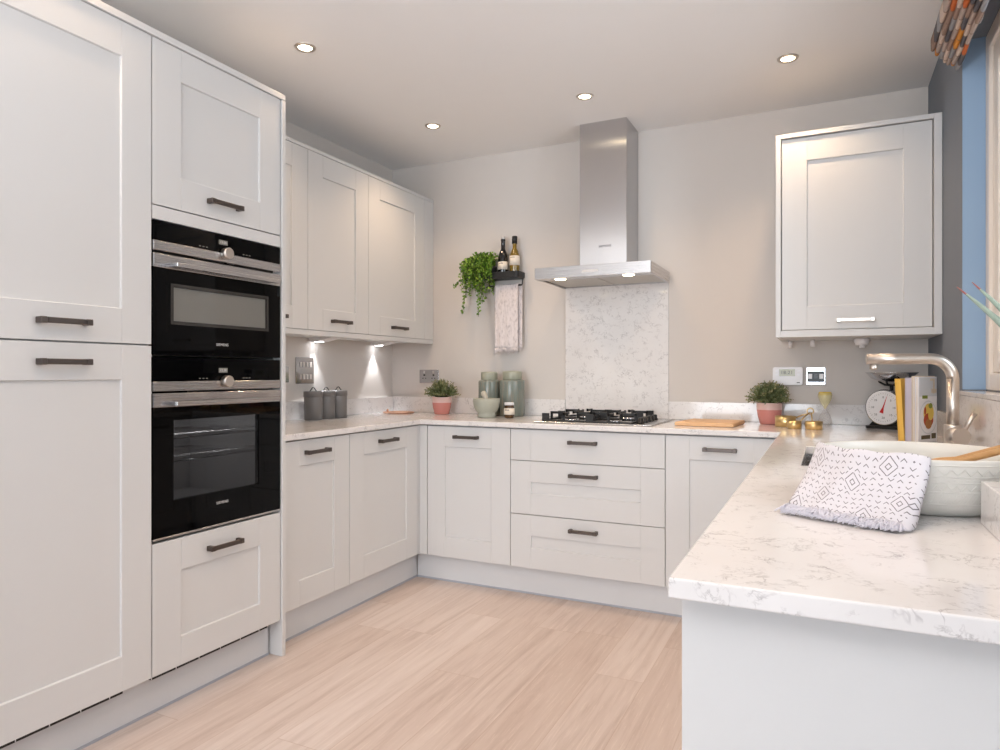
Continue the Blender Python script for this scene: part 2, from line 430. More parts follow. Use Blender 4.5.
bm = bmesh.new(); bx(bm, XW+.03, XW+.036, WY0-.13, -1.77, WZ0+.14, WZ1-.13); bx(bm, XW+.03, XW+.036, -1.95, WY1+.13, WZ0+.14, WZ1-.13)
struct('window_pane', bm, 'glass', win)

# ------------------------------------------------------------------ cabinet parts
def handle(parent, xc, zc, mat='pewter'):
    bm = bmesh.new()
    for s in (-1, 1):
        bx(bm, xc+s*.066-.0075, xc+s*.066+.0075, -.024, -.0003, zc-.009, zc+.009, .0015)
        bx(bm, xc+s*.066-.0085, xc+s*.066+.0085, -.0315, -.022, zc-.0092, zc+.0092, .0015)
        bx(bm, xc+s*.055-.002, xc+s*.055+.002, -.0305, -.022, zc-.0086, zc+.0086, .0008)
    bx(bm, xc-.062, xc+.062, -.0305, -.0215, zc-.0083, zc+.0083, .002)
    return obj('handle', bm, mat, parent)
def shaker(parent, name, x0, x1, z0, z1, hx=None, hz=None, st=.11, tr=.11, br=.11, t=.022, hm='pewter'):
    bm = bmesh.new(); b = .0011
    bx(bm, x0, x0+st, 0, t, z0, z1, b); bx(bm, x1-st, x1, 0, t, z0, z1, b)
    if tr+br >= (z1-z0)-.001: bx(bm, x0+st, x1-st, 0, t, z0, z1, b)
    else:
        bx(bm, x0+st, x1-st, 0, t, z1-tr, z1, b); bx(bm, x0+st, x1-st, 0, t, z0, z0+br, b)
        a, c, d, e = x0+st, x1-st, z0+br, z1-tr; k = .0018; y = .008
        vs = [bm.verts.new(p) for p in ((a,.0012,d),(c,.0012,d),(c,.0012,e),(a,.0012,e),(a+k,y,d+k),(c-k,y,d+k),(c-k,y,e-k),(a+k,y,e-k))]
        for q in ((0,1,5,4),(1,2,6,5),(2,3,7,6),(3,0,4,7),(4,5,6,7)): bm.faces.new([vs[i] for i in q])
        bx(bm, a, c, y+.0005, t, d, e)
    o = obj(name, bm, 'cab', parent)
    if hx is not None: handle(o, hx, hz, hm)
    return o
def rotL(xf, y0): return dict(loc=(xf, y0, 0), rotz=PI/2)     # faces +x
def rotR(xf, y0): return dict(loc=(xf, y0, 0), rotz=-PI/2)    # faces -x

# ---- tall units on the left (front face x = .64)
XT = .64
t = thing('larder_cabinet', 'tall pale grey two-door larder cabinet at the left edge', 'cabinet', **rotL(XT, -2.900))
w = .604
obj('carcass', box(.001, w-.001, .0235, XT-.003, .15, 2.272), 'carcass', t)
shaker(t, 'door', .0015, w-.0015, 1.2525, 2.272, .312, 1.309, st=.104)
shaker(t, 'door', .0015, w-.0015, .15, 1.2475, .312, 1.191, st=.104)
t = thing('oven_housing_cabinet', 'tall pale grey cabinet around the two black ovens', 'cabinet', **rotL(XT, -2.295))
w = .584
bm = bmesh.new()
bx(bm, .001, .017, .0235, XT-.003, .15, 2.272); bx(bm, w-.017, w-.001, .0235, XT-.003, .15, 2.272)
bx(bm, .0175, w-.0175, .0235, XT-.003, 1.70, 2.272); bx(bm, .0175, w-.0175, .0235, XT-.003, .15, .574)
bx(bm, .0175, w-.0175, .612, XT-.003, .5745, 1.6995)
obj('carcass', bm, 'carcass', t)
shaker(t, 'lift_up_door', .0015, w-.0015, 1.7195, 2.272, .291, 1.777)
shaker(t, 'drawer_front', .0015, w-.0015, .15, .589, .291, .527, br=.10)
obj('filler_strip', box(.0015, w-.0015, 0, .022, 1.6705, 1.7155, .001), 'cab', t)
o = obj('end_panel', box(w+.0015, w+.0215, -.007, XT-.003, 0.0005, 2.272, .0012), 'cab', t); o['label'] = 'plain full height end panel'
o = obj('cornice_strip', box(-.0, .0, 0, .1, 0, .1) if False else box(-.9, w+.0215, -.007, XT-.003, 2.2745, 2.297, .0015), 'cab')
o.location = (XT, -2.295, 0); o.rotation_euler = (0, 0, PI/2)
tag(o, 'pale grey cornice strip along the top of the tall units', 'cornice')
# plinth with vents
t = thing('plinth', 'pale grey vented plinth below the tall units', 'plinth', **rotL(.58, -2.95))
obj('board', box(0, 1.2325, 0, .018, .004, .136), 'plinth', t)
obj('floor_seal', box(0, 1.2325, -.003, .0, .0005, .009), 'seal', t)
for a, b in ((.06, .56), (.66, 1.18)):
    o = obj('vent_grille', box(a, b, -.048, .016, .1375, .1485), 'dark', t)
    for i in range(6): obj('vent_bar', box(a+(b-a)*i/5.5, a+(b-a)*i/5.5+.003, -.0485, -.046, .138, .148), 'plinth', o)

# ---- ovens (local frame of the oven housing: x along wall, y into the wall, front 0)
def oven(name, label, z0, z1, big):
    t = thing(name, label, 'oven', loc=(XT, -2.295, z0), rotz=PI/2)
    h = z1-z0; x0, x1 = .003, .581
    pz = h-(.081 if big else .066)                          # bottom of black control strip
    obj('body', box(.02, .564, .022, .05, .001, h-.001) if not big else box(.02, .564, .52, .55, .02, h-.05), 'blackplastic', t)
    o = obj('control_panel', box(x0, x1, 0, .02, pz, h, .001), 'blackgloss', t)
    s = obj('steel_strip', box(x0, x1, -.003, .02, pz-.033, pz-.0005, .0015), 'steel', t)
    k = bmesh.new(); kx = .298
    tube(k, [(kx, -.0035, pz-.002), (kx, -.026, pz-.002), (kx, -.028, pz-.002)], [.021, .021, .0185], 28)
    kn = obj('knob', k, 'nickel', t)
    d = obj('display', box(.272, .312, -.0008, -.0001, pz+.030, pz+.047), 'dim', o)
    for xs in (.185, .2, .215, .385, .4, .415): obj('touch_symbol', box(xs, xs+.008, -.0008, -.0001, pz+.008, pz+.011), 'dim', o)
    text('clock', '12:30' if big else '12:00', .012, 'logo', o, (.292, -.001, pz+.0385), (PI/2, 0, 0), .0002)
    dz1 = pz-(.040 if big else .043); dz0 = .014 if big else .004
    dr = bmesh.new(); st = .047
    wx0, wx1 = .082, (.468 if big else .505)
    wz1, wz0 = ((dz1-st-.046), dz0+.117) if big else (dz1-st-.060, dz0+.116)
    # black glass with an opening
    zt = dz1-st
    bx(dr, x0, wx0, 0, .022, dz0, zt); bx(dr, wx1, x1, 0, .022, dz0, zt)
    bx(dr, wx0, wx1, 0, .022, dz0, wz0); bx(dr, wx0, wx1, 0, .022, wz1, zt)
    door = obj('door', dr, 'blackgloss', t)
    obj('steel_rail', box(x0, x1, -.004, .022, zt+.0005, dz1, .0015), 'steel', door)
    hb = bmesh.new(); hz = zt+.012
    bx(hb, .06, x1-.05, -.045, -.033, hz-.008, hz+.008, .003, 2)
    for xx in (.06, x1-.065): bx(hb, xx, xx+.015, -.034, -.0045, hz-.007, hz+.007, .001)
    obj('handle', hb, 'steel', door)
    obj('window_glass', box(wx0+.0003, wx1-.0003, .004, .009, wz0+.0003, wz1-.0003), 'ovenglass' if big else 'mwindow', door)
    text('brand_lettering', 'SIEMENS', .0135, 'logo', door, (.288, -.001, (.09 if big else .046)), (PI/2, 0, 0), .0003)
    if big:
        bm = bmesh.new(); c0, c1, e0, e1 = .045, .535, dz0+.06, dz1-.06
        bx(bm, c0, c1, .47, .475, e0, e1); bx(bm, c0-.005, c0, .024, .475, e0, e1); bx(bm, c1, c1+.005, .024, .475, e0, e1)
        bx(bm, c0, c1, .024, .475, e0-.005, e0); bx(bm, c0, c1, .024, .475, e1, e1+.005)
        obj('cavity', bm, 'cavity', t)
        for zz in (wz0+.205, wz0+.125):
            bm = bmesh.new()
            for q in range(15): tube(bm, [(c0+.02+.032*q, .05, zz), (c0+.02+.032*q, .45, zz)], .0012, 5)
            tube(bm, [(c0+.002, .05, zz), (c1-.002, .05, zz)], .0026, 6); tube(bm, [(c0+.002, .45, zz), (c1-.002, .45, zz)], .0022, 6)
            tube(bm, [(c1-.004, .05, zz), (c1-.004, .06, zz+.012), (c1-.004, .14, zz+.013)], .003, 6)
            obj('wire_rack', bm, 'chrome', t)
        obj('bottom_trim', box(x0, x1, -.001, .02, .006, .0130, .001), 'steel', t)
        light('oven_fill', 'POINT', (XT-.25, -2.295+.29, z0+e1-.03), 1.6, (1, .97, .92), shadow_soft_size=.03)  # added fill light to brighten the cavity and racks behind the window
    else:
        bm = bmesh.new(); q = .012
        for a in ((wx0-q, wx0-.0005, wz0-q, wz1+q), (wx1+.0005, wx1+q, wz0-q, wz1+q), (wx0, wx1, wz0-q, wz0-.0005), (wx0, wx1, wz1+.0005, wz1+q)): bx(bm, a[0], a[1], -.0008, -.0002, a[2], a[3])
        obj('window_border', bm, 'border', door)
    return t
M['border'] = simple('dark_grey_border', rgb(52, 50, 48), .1, var=.02)
M['mwindow'] = simple('reflection_grey_glass', rgb(120, 119, 114), .06, var=.02)  # grey base colour stands in for a bright reflection in the pane
oven('compact_oven', 'upper black and steel compact oven with pale grey window', 1.2155, 1.667, False)
oven('built_in_oven', 'lower black and steel oven with wire racks behind glass', .592, 1.2105, True)

# ---- base units, left run (front x = .60)
def base_carcass(t, w, d=.574): obj('carcass', box(.001, w-.001, .0235, d, .15, .868), 'carcass', t)
XF = .60
t = thing('base_cabinet', 'pale grey base cabinet beside the oven tower', 'cabinet', **rotL(XF, -1.668))
base_carcass(t, .451); shaker(t, 'door', .0015, .4495, .15, .866, .213, .812)
t = thing('base_cabinet', 'pale grey base cabinet left of the inner corner post', 'cabinet', **rotL(XF, -1.217))
base_carcass(t, .6); shaker(t, 'door', .0015, .598, .15, .866, .30, .812)
bm = bmesh.new(); bx(bm, .602, .615, 0, .022, .15, .868); bx(bm, .616, .637, -.0475, .022, .15, .868, .001)
obj('corner_post', bm, 'cab', t)
# ---- base units, back run (front y = -.60)
t = thing('base_cabinet', 'pale grey base cabinet right of the inner corner post, single door', 'cabinet', loc=(.650, -.60, 0))
base_carcass(t, .508); shaker(t, 'door', .0015, .5065, .15, .866, .250, .812)
t = thing('drawer_cabinet', 'wide pale grey three-drawer cabinet under the hob', 'cabinet', loc=(1.158, -.60, 0))
base_carcass(t, .804)
shaker(t, 'drawer', .0015, .8025, .7065, .866, .399, .810, st=.115, tr=.2, br=.2)
shaker(t, 'drawer', .0015, .8025, .4285, .7030, .403, .644, st=.115, tr=.107, br=.107)
shaker(t, 'drawer', .0015, .8025, .15, .4250, .403, .369, st=.115, tr=.107, br=.107)
t = thing('base_cabinet', 'pale grey base cabinet below the chopping board', 'cabinet', loc=(1.962, -.60, 0))
base_carcass(t, .503); shaker(t, 'door', .0015, .502, .15, .866, .248, .808)
bm = bmesh.new(); bx(bm, .504, .55, 0, .02, .15, .868); bx(bm, .528, .55, -.025, -.002, .15, .868)
obj('corner_post', bm, 'cab', t)
# ---- right run (front x = 2.49, faces the room)
XRF = 2.49
for y0, w, lab in ((-.627, .5, 'pale grey base cabinet of the right run nearest the corner'), (-1.129, .8, 'pale grey base cabinet of the right run under the sink'), (-1.931, .6, 'pale grey base cabinet of the right run after the sink'), (-2.533, .35, 'narrow pale grey base cabinet at the end of the right run')):
    t = thing('base_cabinet', lab, 'cabinet', **rotR(XRF, y0))
    if w == .8:
        bm = bmesh.new(); bx(bm, .001, .018, .0235, .574, .15, .868); bx(bm, w-.018, w-.001, .0235, .574, .15, .868); bx(bm, .0185, w-.0185, .0235, .574, .15, .168); bx(bm, .0185, w-.0185, .556, .574, .1685, .868)
        obj('carcass', bm, 'carcass', t)
        shaker(t, 'door', .0015, .399, .15, .866, .33, .812); shaker(t, 'door', .4015, .7985, .15, .866, .47, .812)
    else:
        base_carcass(t, w); shaker(t, 'door', .0015, w-.0015, .15, .866, w/2, .812)
tag(obj('end_panel', box(2.476, W-.002, -2.907, -2.885, .0005, .8725, .0012), 'cab'), 'plain pale grey end panel under the near end of the right worktop', 'panel')
# ---- plinths
t = thing('plinth', 'pale plinth board under the left base cabinets', 'plinth', **rotL(.546, -1.694))
obj('board', box(0.026, 1.15, 0, .018, .003, .147), 'plinth', t); obj('floor_seal', box(.026, 1.15, -.004, 0, .0005, .01), 'seal', t)
t = thing('plinth', 'pale plinth board under the hob drawers and back cabinets', 'plinth', loc=(.551, -.546, 0))
obj('board', box(0, 1.984, 0, .018, .003, .147), 'plinth', t); obj('floor_seal', box(0, 1.984, -.004, 0, .0005, .01), 'seal', t)
t = thing('plinth', 'pale plinth board under the right run facing the room', 'plinth', **rotR(2.54, -.565))
obj('board', box(0, 2.315, 0, .018, .003, .147), 'plinth', t); obj('floor_seal', box(0, 2.315, -.004, 0, .0005, .01), 'seal', t)

# ---- worktop (U shape with a sink opening)
ZT, ZB = .90, .8735
XR, YE = 2.466, -2.945
SX0, SX1, SY0, SY1 = 2.583, 2.94, -1.74, -1.19
def cells(xs, ys, inside, z0, z1):
    bm = bmesh.new(); V = {}
    def v(i, j, z):
        k = (i, j, z)
        if k not in V: V[k] = bm.verts.new((xs[i], ys[j], z))
        return V[k]
    ok = lambda i, j: 0 <= i < len(xs)-1 and 0 <= j < len(ys)-1 and inside((xs[i]+xs[i+1])/2, (ys[j]+ys[j+1])/2)
    for i in range(len(xs)-1):
        for j in range(len(ys)-1):
            if not ok(i, j): continue
            bm.faces.new((v(i,j,z1), v(i+1,j,z1), v(i+1,j+1,z1), v(i,j+1,z1)))
            bm.faces.new((v(i,j,z0), v(i,j+1,z0), v(i+1,j+1,z0), v(i+1,j,z0)))
            for (a, b, c, d) in ((i,j,i+1,j), (i+1,j,i+1,j+1), (i+1,j+1,i,j+1), (i,j+1,i,j)):
                ni, nj = {(i,j,i+1,j): (i,j-1), (i+1,j,i+1,j+1): (i+1,j), (i+1,j+1,i,j+1): (i,j+1), (i,j+1,i,j): (i-1,j)}[(a,b,c,d)]
                if not ok(ni, nj): bm.faces.new((v(a,b,z0), v(c,d,z0), v(c,d,z1), v(a,b,z1)))
    bmesh.ops.dissolve_limit(bm, angle_limit=.01, verts=bm.verts[:], edges=bm.edges[:])
    return bm
def inwt(x, y):
    if SX0 < x < SX1 and SY0 < y < SY1: return False
    return (x < .62 and y > -1.688) or y > -.62 or x > XR
wt = obj('worktop', cells([.0015, .62, XR, SX0, SX1, W-.0015], [YE, SY0, -1.688, SY1, -.62, -.0015], inwt, ZB, ZT), 'quartz')
bevmod(wt, .003, 3); tag(wt, 'U-shaped white veined quartz worktop running round three sides', 'worktop')
def up(lab, *a): return tag(bevmod(obj('upstand', box(*a), 'quartz'), .0015, 2), lab, 'upstand')
ZU = ZT+.0006
up('low quartz upstand behind the grey canisters on the left wall', .0012, .02, -1.688, -.0215, ZU, 1.0)
up('low quartz upstand behind the sage jars on the back wall', .0012, 1.2455, -.02, -.0012, ZU, 1.0)
up('low quartz upstand behind the chopping board on the back wall', 1.8565, W-.0012, -.02, -.0012, ZU, 1.0)
up('low quartz upstand on the blue wall behind the books', W-.02, W-.0012, -.795, -.0215, ZU, 1.0)
bm = bmesh.new(); bx(bm, W-.02, W-.0012, -2.9, -.797, ZU, 1.0815)
bx(bm, W-.02, W, WY1+.002, WY0-.002, 1.082, 1.096); bx(bm, W, XW-.001, WY1+.002, WY0-.002, 1.0815, 1.096)
tag(bevmod(obj('upstand', bm, 'quartz'), .0015, 2), 'tall quartz upstand and sill under the window behind the tap', 'upstand')
tag(bevmod(obj('splashback', box(1.247, 1.855, -.013, -.0012, ZU, 1.712), 'quartz'), .001, 2), 'veined quartz splashback panel between hob and cooker hood', 'splashback')
tag(bevmod(obj('stone_block', box(2.884, 3.062, -2.78, -2.408, ZU, .974), 'quartz'), .002, 2), 'low pale veined stone block right of the white bowl', 'block')

# ---- sink and tap
bm = bmesh.new(); g = .001; dpt = .17
x0, x1, y0, y1 = SX0-.004, SX1+.004, SY0-.004, SY1+.004; zt = ZB-.0006
def shell(bm, x0, x1, y0, y1, z0, z1, th):
    bx(bm, x0, x0+th, y0, y1, z0, z1); bx(bm, x1-th, x1, y0, y1, z0, z1); bx(bm, x0+th, x1-th, y0, y0+th, z0, z1)
    bx(bm, x0+th, x1-th, y1-th, y1, z0, z1); bx(bm, x0+th, x1-th, y0+th, y1-th, z0, z0+th)
shell(bm, x0, x1, y0, y1, zt-dpt, zt, .003)
sk = thing('sink', 'undermounted steel sink mostly hidden behind the patterned towel', 'sink', loc=(0, 0, 0))
obj('basin', bm, 'steel', sk)
bm = lathe_new([(0, .004), (.03, .004), (.042, .002), (.043, 0)], cx=2.76, cy=-1.46, cz=zt-dpt+.003, n=24); obj('drain', bm, 'chrome', sk)
tp = thing('mixer_tap', 'brushed steel mixer tap with squared swan neck behind the white bowl', 'tap', loc=(2.996, -1.33, ZT+.0005))
prof = [(0, 0), (.028, 0), (.028, .006), (.0235, .008), (.0235, .096), (.0225, .1), (0, .1)]
obj('body', lathe_new(prof, n=28), 'nickel', tp)
bm = bmesh.new()
pts = [(0, 0, .098), (0, 0, .15), (0, 0, .24)]
R = .062; dx, dy = -math.cos(.1), -math.sin(.1)
for i in range(0, 11):
    a = PI/2*i/10; q = R*(1-math.cos(a)); pts.append((dx*q, dy*q, .240+R*math.sin(a)))
pts += [(dx*.15, dy*.15, .302), (dx*.236, dy*.236, .302)]
tube(bm, pts, .0170, 20)
obj('spout', bm, 'nickel', tp)
bm = bmesh.new(); lathe(bm, [(0, -.018), (.0095, -.018), (.011, -.016), (.011, 0), (0, 0)], cx=dx*.216, cy=dy*.216, cz=.285, n=18)
obj('aerator', bm, 'nickel', tp)
bm = bmesh.new(); tube(bm, [(.0, -.02, .066), (.014, -.056, .066)], .027, 22)
lv = obj('valve', bm, 'nickel', tp)
bm = bmesh.new(); tube(bm, [(.022, -.042, .08), (.032, -.046, .105), (.048, -.05, .138)], [.0075, .007, .0075], 12); obj('lever', bm, 'nickel', lv)

# ---- wall units on the left (front x = .324)
XU, UB, UT = .324, 1.375, 2.270
for y0, w, lab in ((-1.668, .474, 'pale grey wall cabinet half hidden behind the oven tower'), (-1.194, .492, 'pale grey wall cabinet above the grey canisters, middle of its row'), (-.702, .592, 'pale grey wall cabinet nearest the back corner')):
    t = thing('wall_cabinet', lab, 'cabinet', **rotL(XU, y0))
    obj('carcass', box(.001, w-.001, .0235, XU-.003, UB, UT), 'carcass', t)
    shaker(t, 'door', .0015, w-.0015, UB, UT, w/2-.002, 1.427)
tag(obj('filler_panel', box(.303, XU, -.1085, -.0015, UB, UT, .001), 'cab'), 'narrow pale grey filler panel between wall cabinet and back wall', 'panel')
bm = bmesh.new(); bx(bm, XU-.05, XU-.002, -1.668, -.0015, 1.348, UB-.0015, .001); bx(bm, .0015, XU-.0505, -1.668, -.0015, 1.359, UB-.0015)
tag(obj('light_rail', bm, 'cab'), 'pale grey light rail under the left wall cabinets', 'rail')
tag(obj('cornice_strip', box(.0015, XU+.002, -1.668, -.0015, UT+.0015, 2.29, .0015), 'cab'), 'pale grey cornice strip on top of the left wall cabinets', 'cornice')
for k, (yy, lab) in enumerate(((-.79, 'small wedge light under the wall cabinets above the switch plate'), (-.22, 'small wedge light under the wall cabinets near the back corner'))):
    t = thing('under_cabinet_light', lab, 'light', loc=(.085, yy, 1.3585), group='under cabinet lights')
    bm = bmesh.new(); prism(bm, [(-.075, 0), (.085, 0), (.085, -.004), (-.02, -.024), (-.055, -.024), (-.075, -.018)], -.045, .045)
    obj('housing', bm, 'white', t)
    bm = lathe_new([(0, -.0252), (.024, -.0252), (.026, -.0242), (0, -.0242)], cx=-.038, cy=0, n=20)
    obj('lens', bm, 'ledcool', t)
    light('under_cabinet_lamp', 'SPOT', (.037, yy, 1.328), 7.5, (.97, .98, 1), spot_size=.98, spot_blend=.35, shadow_soft_size=.015)

# ---- boxed wall unit on the right
t = thing('boiler_cabinet', 'single boxed pale wall cabinet with chrome handle near the window', 'cabinet', loc=(2.436, -.445, 0))
w = W-.002-2.436
bm = bmesh.new(); z0, z1, th = 1.321, 2.250, .022
bx(bm, 0, th, -.012, .443, z0, z1, .001); bx(bm, w-.030, w, -.012, .443, z0, z1, .001)
bx(bm, th, w-.030, -.012, .443, z1-.02, z1, .001); bx(bm, th, w-.030, -.012, .443, z0, z0+.03, .001)
obj('surround', bm, 'cab', t)
obj('carcass', box(th+.001, w-.031, .024, .442, z0+.031, z1-.021), 'carcass', t)
shaker(t, 'door', th+.004, w-.034, z0+.0335, z1-.0235, .325, 1.392, st=.105, tr=.105, br=.105, hm='nickel')
for px_, py_ in ((.045, .36), (.15, .26)):
    bm = bmesh.new(); tube(bm, [(px_, py_, z0-.001), (px_, py_, z0-.035)], .011, 12); obj('pipe', bm, 'white', t)
bm = bmesh.new(); tube(bm, [(.36, .25, z0-.001), (.36, .25, z0-.012), (.36, .25, z0-.032)], [.034, .034, .026], 20); tube(bm, [(.362, .25, z0-.031), (.362, .25, z0-.045)], .012, 12)
obj('valve_cap', bm, 'white', t)

# ---- cooker hood
t = thing('cooker_hood', 'stainless steel chimney cooker hood above the hob', 'cooker hood', loc=(1.550, 0, 1.658))
x0, x1, yf = -.312, .312, -.465
bm = bmesh.new()
bx(bm, x0, x1, yf, yf+.02, 0, .060, .001); bx(bm, x0, x0+.012, yf+.0205, -.0145, 0, .060, .0005); bx(bm, x1-.012, x1, yf+.0205, -.0145, 0, .060, .0005)
bx(bm, x0+.0125, x1-.0125, yf+.0205, -.0145, .050, .060); bx(bm, x0+.0125, x1-.0125, yf+.0205, yf+.09, .0015, .02)
bx(bm, x0+.0125, x1-.0125, -.03, -.0145, .0015, .02)
cn = obj('canopy', bm, 'steel', t)
for a, b in ((x0+.02, -.003), (.003, x1-.02)): obj('grease_filter', box(a, b, yf+.093, -.032, .006, .014, .002), 'filter', t)
obj('chimney', box(-.132, .132, -.25, -.0015, .0605, H-1.657-.001, .0012), 'steelv', t)
o = obj('control_panel', box(-.045, .04, yf-.0012, yf-.0002, .022, .034), 'nickel', t)
for i in range(5): obj('button', box(-.04+.015*i, -.031+.015*i, yf-.0022, yf-.0013, .0245, .0315), 'silvercap', o)
text('brand_lettering', 'SIEMENS', .017, 'logodark', t, (.012, -.2512, .19), (PI/2, 0, 0), .0003)
for xx in (-.185, .185):
    bm = lathe_new([(0, -.002), (.028, -.002), (.03, 0), (0, 0)], cx=xx, cy=yf+.055, cz=.001, n=24); obj('lamp', bm, 'ledwarm', t)
    light('hood_lamp', 'SPOT', (1.55+xx, yf+.055, 1.65), 2.2, (1, .86, .66), spot_size=1.9, spot_blend=.7, shadow_soft_size=.03)

# ---- gas hob
t = thing('gas_hob', 'four-burner gas hob with black pan supports', 'hob', loc=(1.578, -.305, ZT+.0008))
bm = bmesh.new(); bx(bm, -.308, .31, -.258, .255, 0, .006, .002); o = obj('hob_plate', bm, 'steel', t)
bur = [(-.148, -.13, .042), (-.148, .125, .05), (.09, -.13, .036), (.09, .125, .05)]
for x, y, r in bur:
    bm = lathe_new([(0, .0065), (r*1.15, .0065), (r*1.1, .016), (r*.9, .018), (0, .018)], cx=x, cy=y, n=24); b = obj('burner', bm, 'chrome', t)
    bm = lathe_new([(0, .0185), (r*.8, .0185), (r*.8, .025), (r*.7, .027), (0, .027)], cx=x, cy=y, n=24); obj('burner_cap', bm, 'black', b)
def support(cx):
    bm = bmesh.new(); zt = .053; hw = .115; zb = .0065
    for y in (-.235, -.003, .235): bx(bm, cx-hw, cx+hw, y-.005, y+.005, zb, zb+.009, .001)
    for x in (cx-hw, cx+hw): bx(bm, x-.005, x+.005, -.235, .235, zb, zb+.009, .001)
    def fin(x0, y0, x1, y1):                      # upright then an arm reaching in over the burner
        dx, dy = x1-x0, y1-y0; L = math.hypot(dx, dy); t = .0055
        ax, ay = (0, t) if abs(dx) > abs(dy) else (t, 0)
        sx, sy = (.012*(1 if dx > 0 else -1), 0) if abs(dx) > abs(dy) else (0, .012*(1 if dy > 0 else -1))
        bx(bm, min(x0, x0+sx)-ax, max(x0, x0+sx)+ax, min(y0, y0+sy)-ay, max(y0, y0+sy)+ay, zb, zt, .001)
        bx(bm, min(x0, x1)-ax, max(x0, x1)+ax, min(y0, y1)-ay, max(y0, y1)+ay, zt-.013, zt, .001)
        bx(bm, x1-(.006 if dx > 0 else -.006 if dx < 0 else 0)-ax, x1+ax, y1-(.006 if dy > 0 else -.006 if dy < 0 else 0)-ay, y1+ay, zt-.013, zt+.003, .001)
    for yc in (-.119, .116):
        fin(cx-hw, yc, cx-.035, yc); fin(cx+hw, yc, cx+.035, yc)
        fin(cx, yc-.116, cx, yc-.036); fin(cx, yc+.116, cx, yc+.036)
        for q in (-1, 1):
            for w_ in (-1, 1): bx(bm, cx+q*(hw-.016)-.02, cx+q*(hw-.016)+.02, yc+w_*.112-.004, yc+w_*.112+.004, zb, zt-.004, .001) if q == w_ else None
    return obj('pan_support', bm, 'black', t)
support(-.148); support(.09)
for i in range(5):
    bm = lathe_new([(0, .0065), (.019, .0065), (.019, .012), (.015, .016), (.014, .030), (.011, .034), (0, .034)], cx=.236, cy=-.17+.075*i, n=20); obj('knob', bm, 'blackplastic', t)

# ------------------------------------------------------------------ ceiling downlights
dl = None
for i, (x, y, lab) in enumerate(((.67, -1.6, 'recessed ceiling downlight above the oven tower'), (.68, -.59, 'recessed ceiling downlight above the left wall cabinets'), (1.569, -.608, 'recessed ceiling downlight in front of the cooker hood'), (2.495, -.609, 'recessed ceiling downlight near the boxed wall cabinet'))):
    if dl is None:
        dl = thing('downlight', lab, 'ceiling light', loc=(x, y, H-.0008), group='ceiling downlights')
        bm = lathe_new([(.029, -.001), (.031, -.005), (.041, -.005), (.044, -.001), (.044, 0), (.029, 0)], n=36); obj('bezel', bm, 'nickel', dl)
        bm = lathe_new([(0, -.0022), (.0285, -.0022), (.0285, -.0005), (0, -.0005)], n=28); obj('lamp', bm, 'ledwarm', dl)
    else: dup(dl, (x, y, H-.0008), None, lab)
for x in (.675, 1.57, 2.49):
    for y in (-.6, -1.6, -2.6):
        light('downlight_lamp', 'SPOT', (x, y, H-.012), 24 if y == -.6 and x != 1.57 else 16, (1, .70, .45), spot_size=2.15, spot_blend=.8, shadow_soft_size=.03)

# ------------------------------------------------------------------ switches and sockets
def plate(name, lab, cat, loc, rotz, w, h, mat='chrome', group=None):
    t = thing(name, lab, cat, loc, rotz, group)
    bm = bmesh.new(); bx(bm, -w/2, w/2, -.007, -.001, -h/2, h/2, .002, 2); obj('plate', bm, mat, t); return t
t = plate('switch_plate', 'chrome eight-switch plate on the left wall above the canisters', 'switch', (0, -.86, 1.172), PI/2, .146, .148)
for zz in (.033, -.035):
    for i in range(4):
        bm = bmesh.new(); bx(bm, -.045+.026*i, -.027+.026*i, -.012, -.0072, zz-.014, zz+.014, .002); obj('rocker', bm, 'silvercap', t)
def socket(t, xs):
    for x in xs:
        bm = bmesh.new()
        bx(bm, x-.006, x+.006, -.0085, -.0072, .004, .014); bx(bm, x-.014, x-.007, -.0085, -.0072, -.014, -.009); bx(bm, x+.007, x+.014, -.0085, -.0072, -.014, -.009); obj('socket_hole', bm, 'dark', t)
        bm = bmesh.new(); bx(bm, x-.006, x+.006, -.011, -.0072, .022, .036, .001); obj('rocker', bm, 'silvercap', t)
t = plate('wall_socket', 'chrome double socket on the left wall half hidden by the oven tower', 'socket', (0, -1.06, 1.15), PI/2, .146, .088); socket(t, (-.035, .035))
t = plate('wall_socket', 'chrome double socket on back wall behind the left pink pot', 'socket', (.292, 0, 1.135), 0, .146, .088); socket(t, (-.035, .035))
t = plate('wall_socket', 'square mirror chrome outlet plate right of the thermostat', 'socket', (2.597, 0, 1.142), 0, .088, .088)
for x, m in ((-.026, 'white'), (0, 'blackplastic'), (.026, 'white')):
    bm = bmesh.new(); bx(bm, x-.01, x+.01, -.0095, -.0072, -.014, .012, .001); obj('outlet_module', bm, m, t)
bm = bmesh.new(); bx(bm, -.04, .04, -.0088, -.0071, -.031, .026); obj('outlet_band', bm, 'blackgloss', t)
t = thing('thermostat', 'white wall thermostat with grey display above the right pink pot', 'thermostat', (2.466, 0, 1.142))
bm = bmesh.new(); prism(bm, rrect(-.072, .072, -.047, .047, .012), -.024, -.001); bevmod(obj('housing', bm, 'white', t), .002, 2)
o = obj('display', box(-.040, .035, -.0255, -.0243, .0, .036), 'lcd', t)
text('display_digits', '18:21', .024, 'ink', o, (-.004, -.0258, .018), (PI/2, 0, 0), .0002)
for s in (-1, 1):
    for zz in (.027, .008): obj('button', box(s*.052-.006, s*.052+.006, -.0255, -.0243, zz-.005, zz+.005), 'coverwhite', t)
obj('maker_mark', box(.043, .058, -.0248, -.0242, -.035, -.031), 'ink', t)

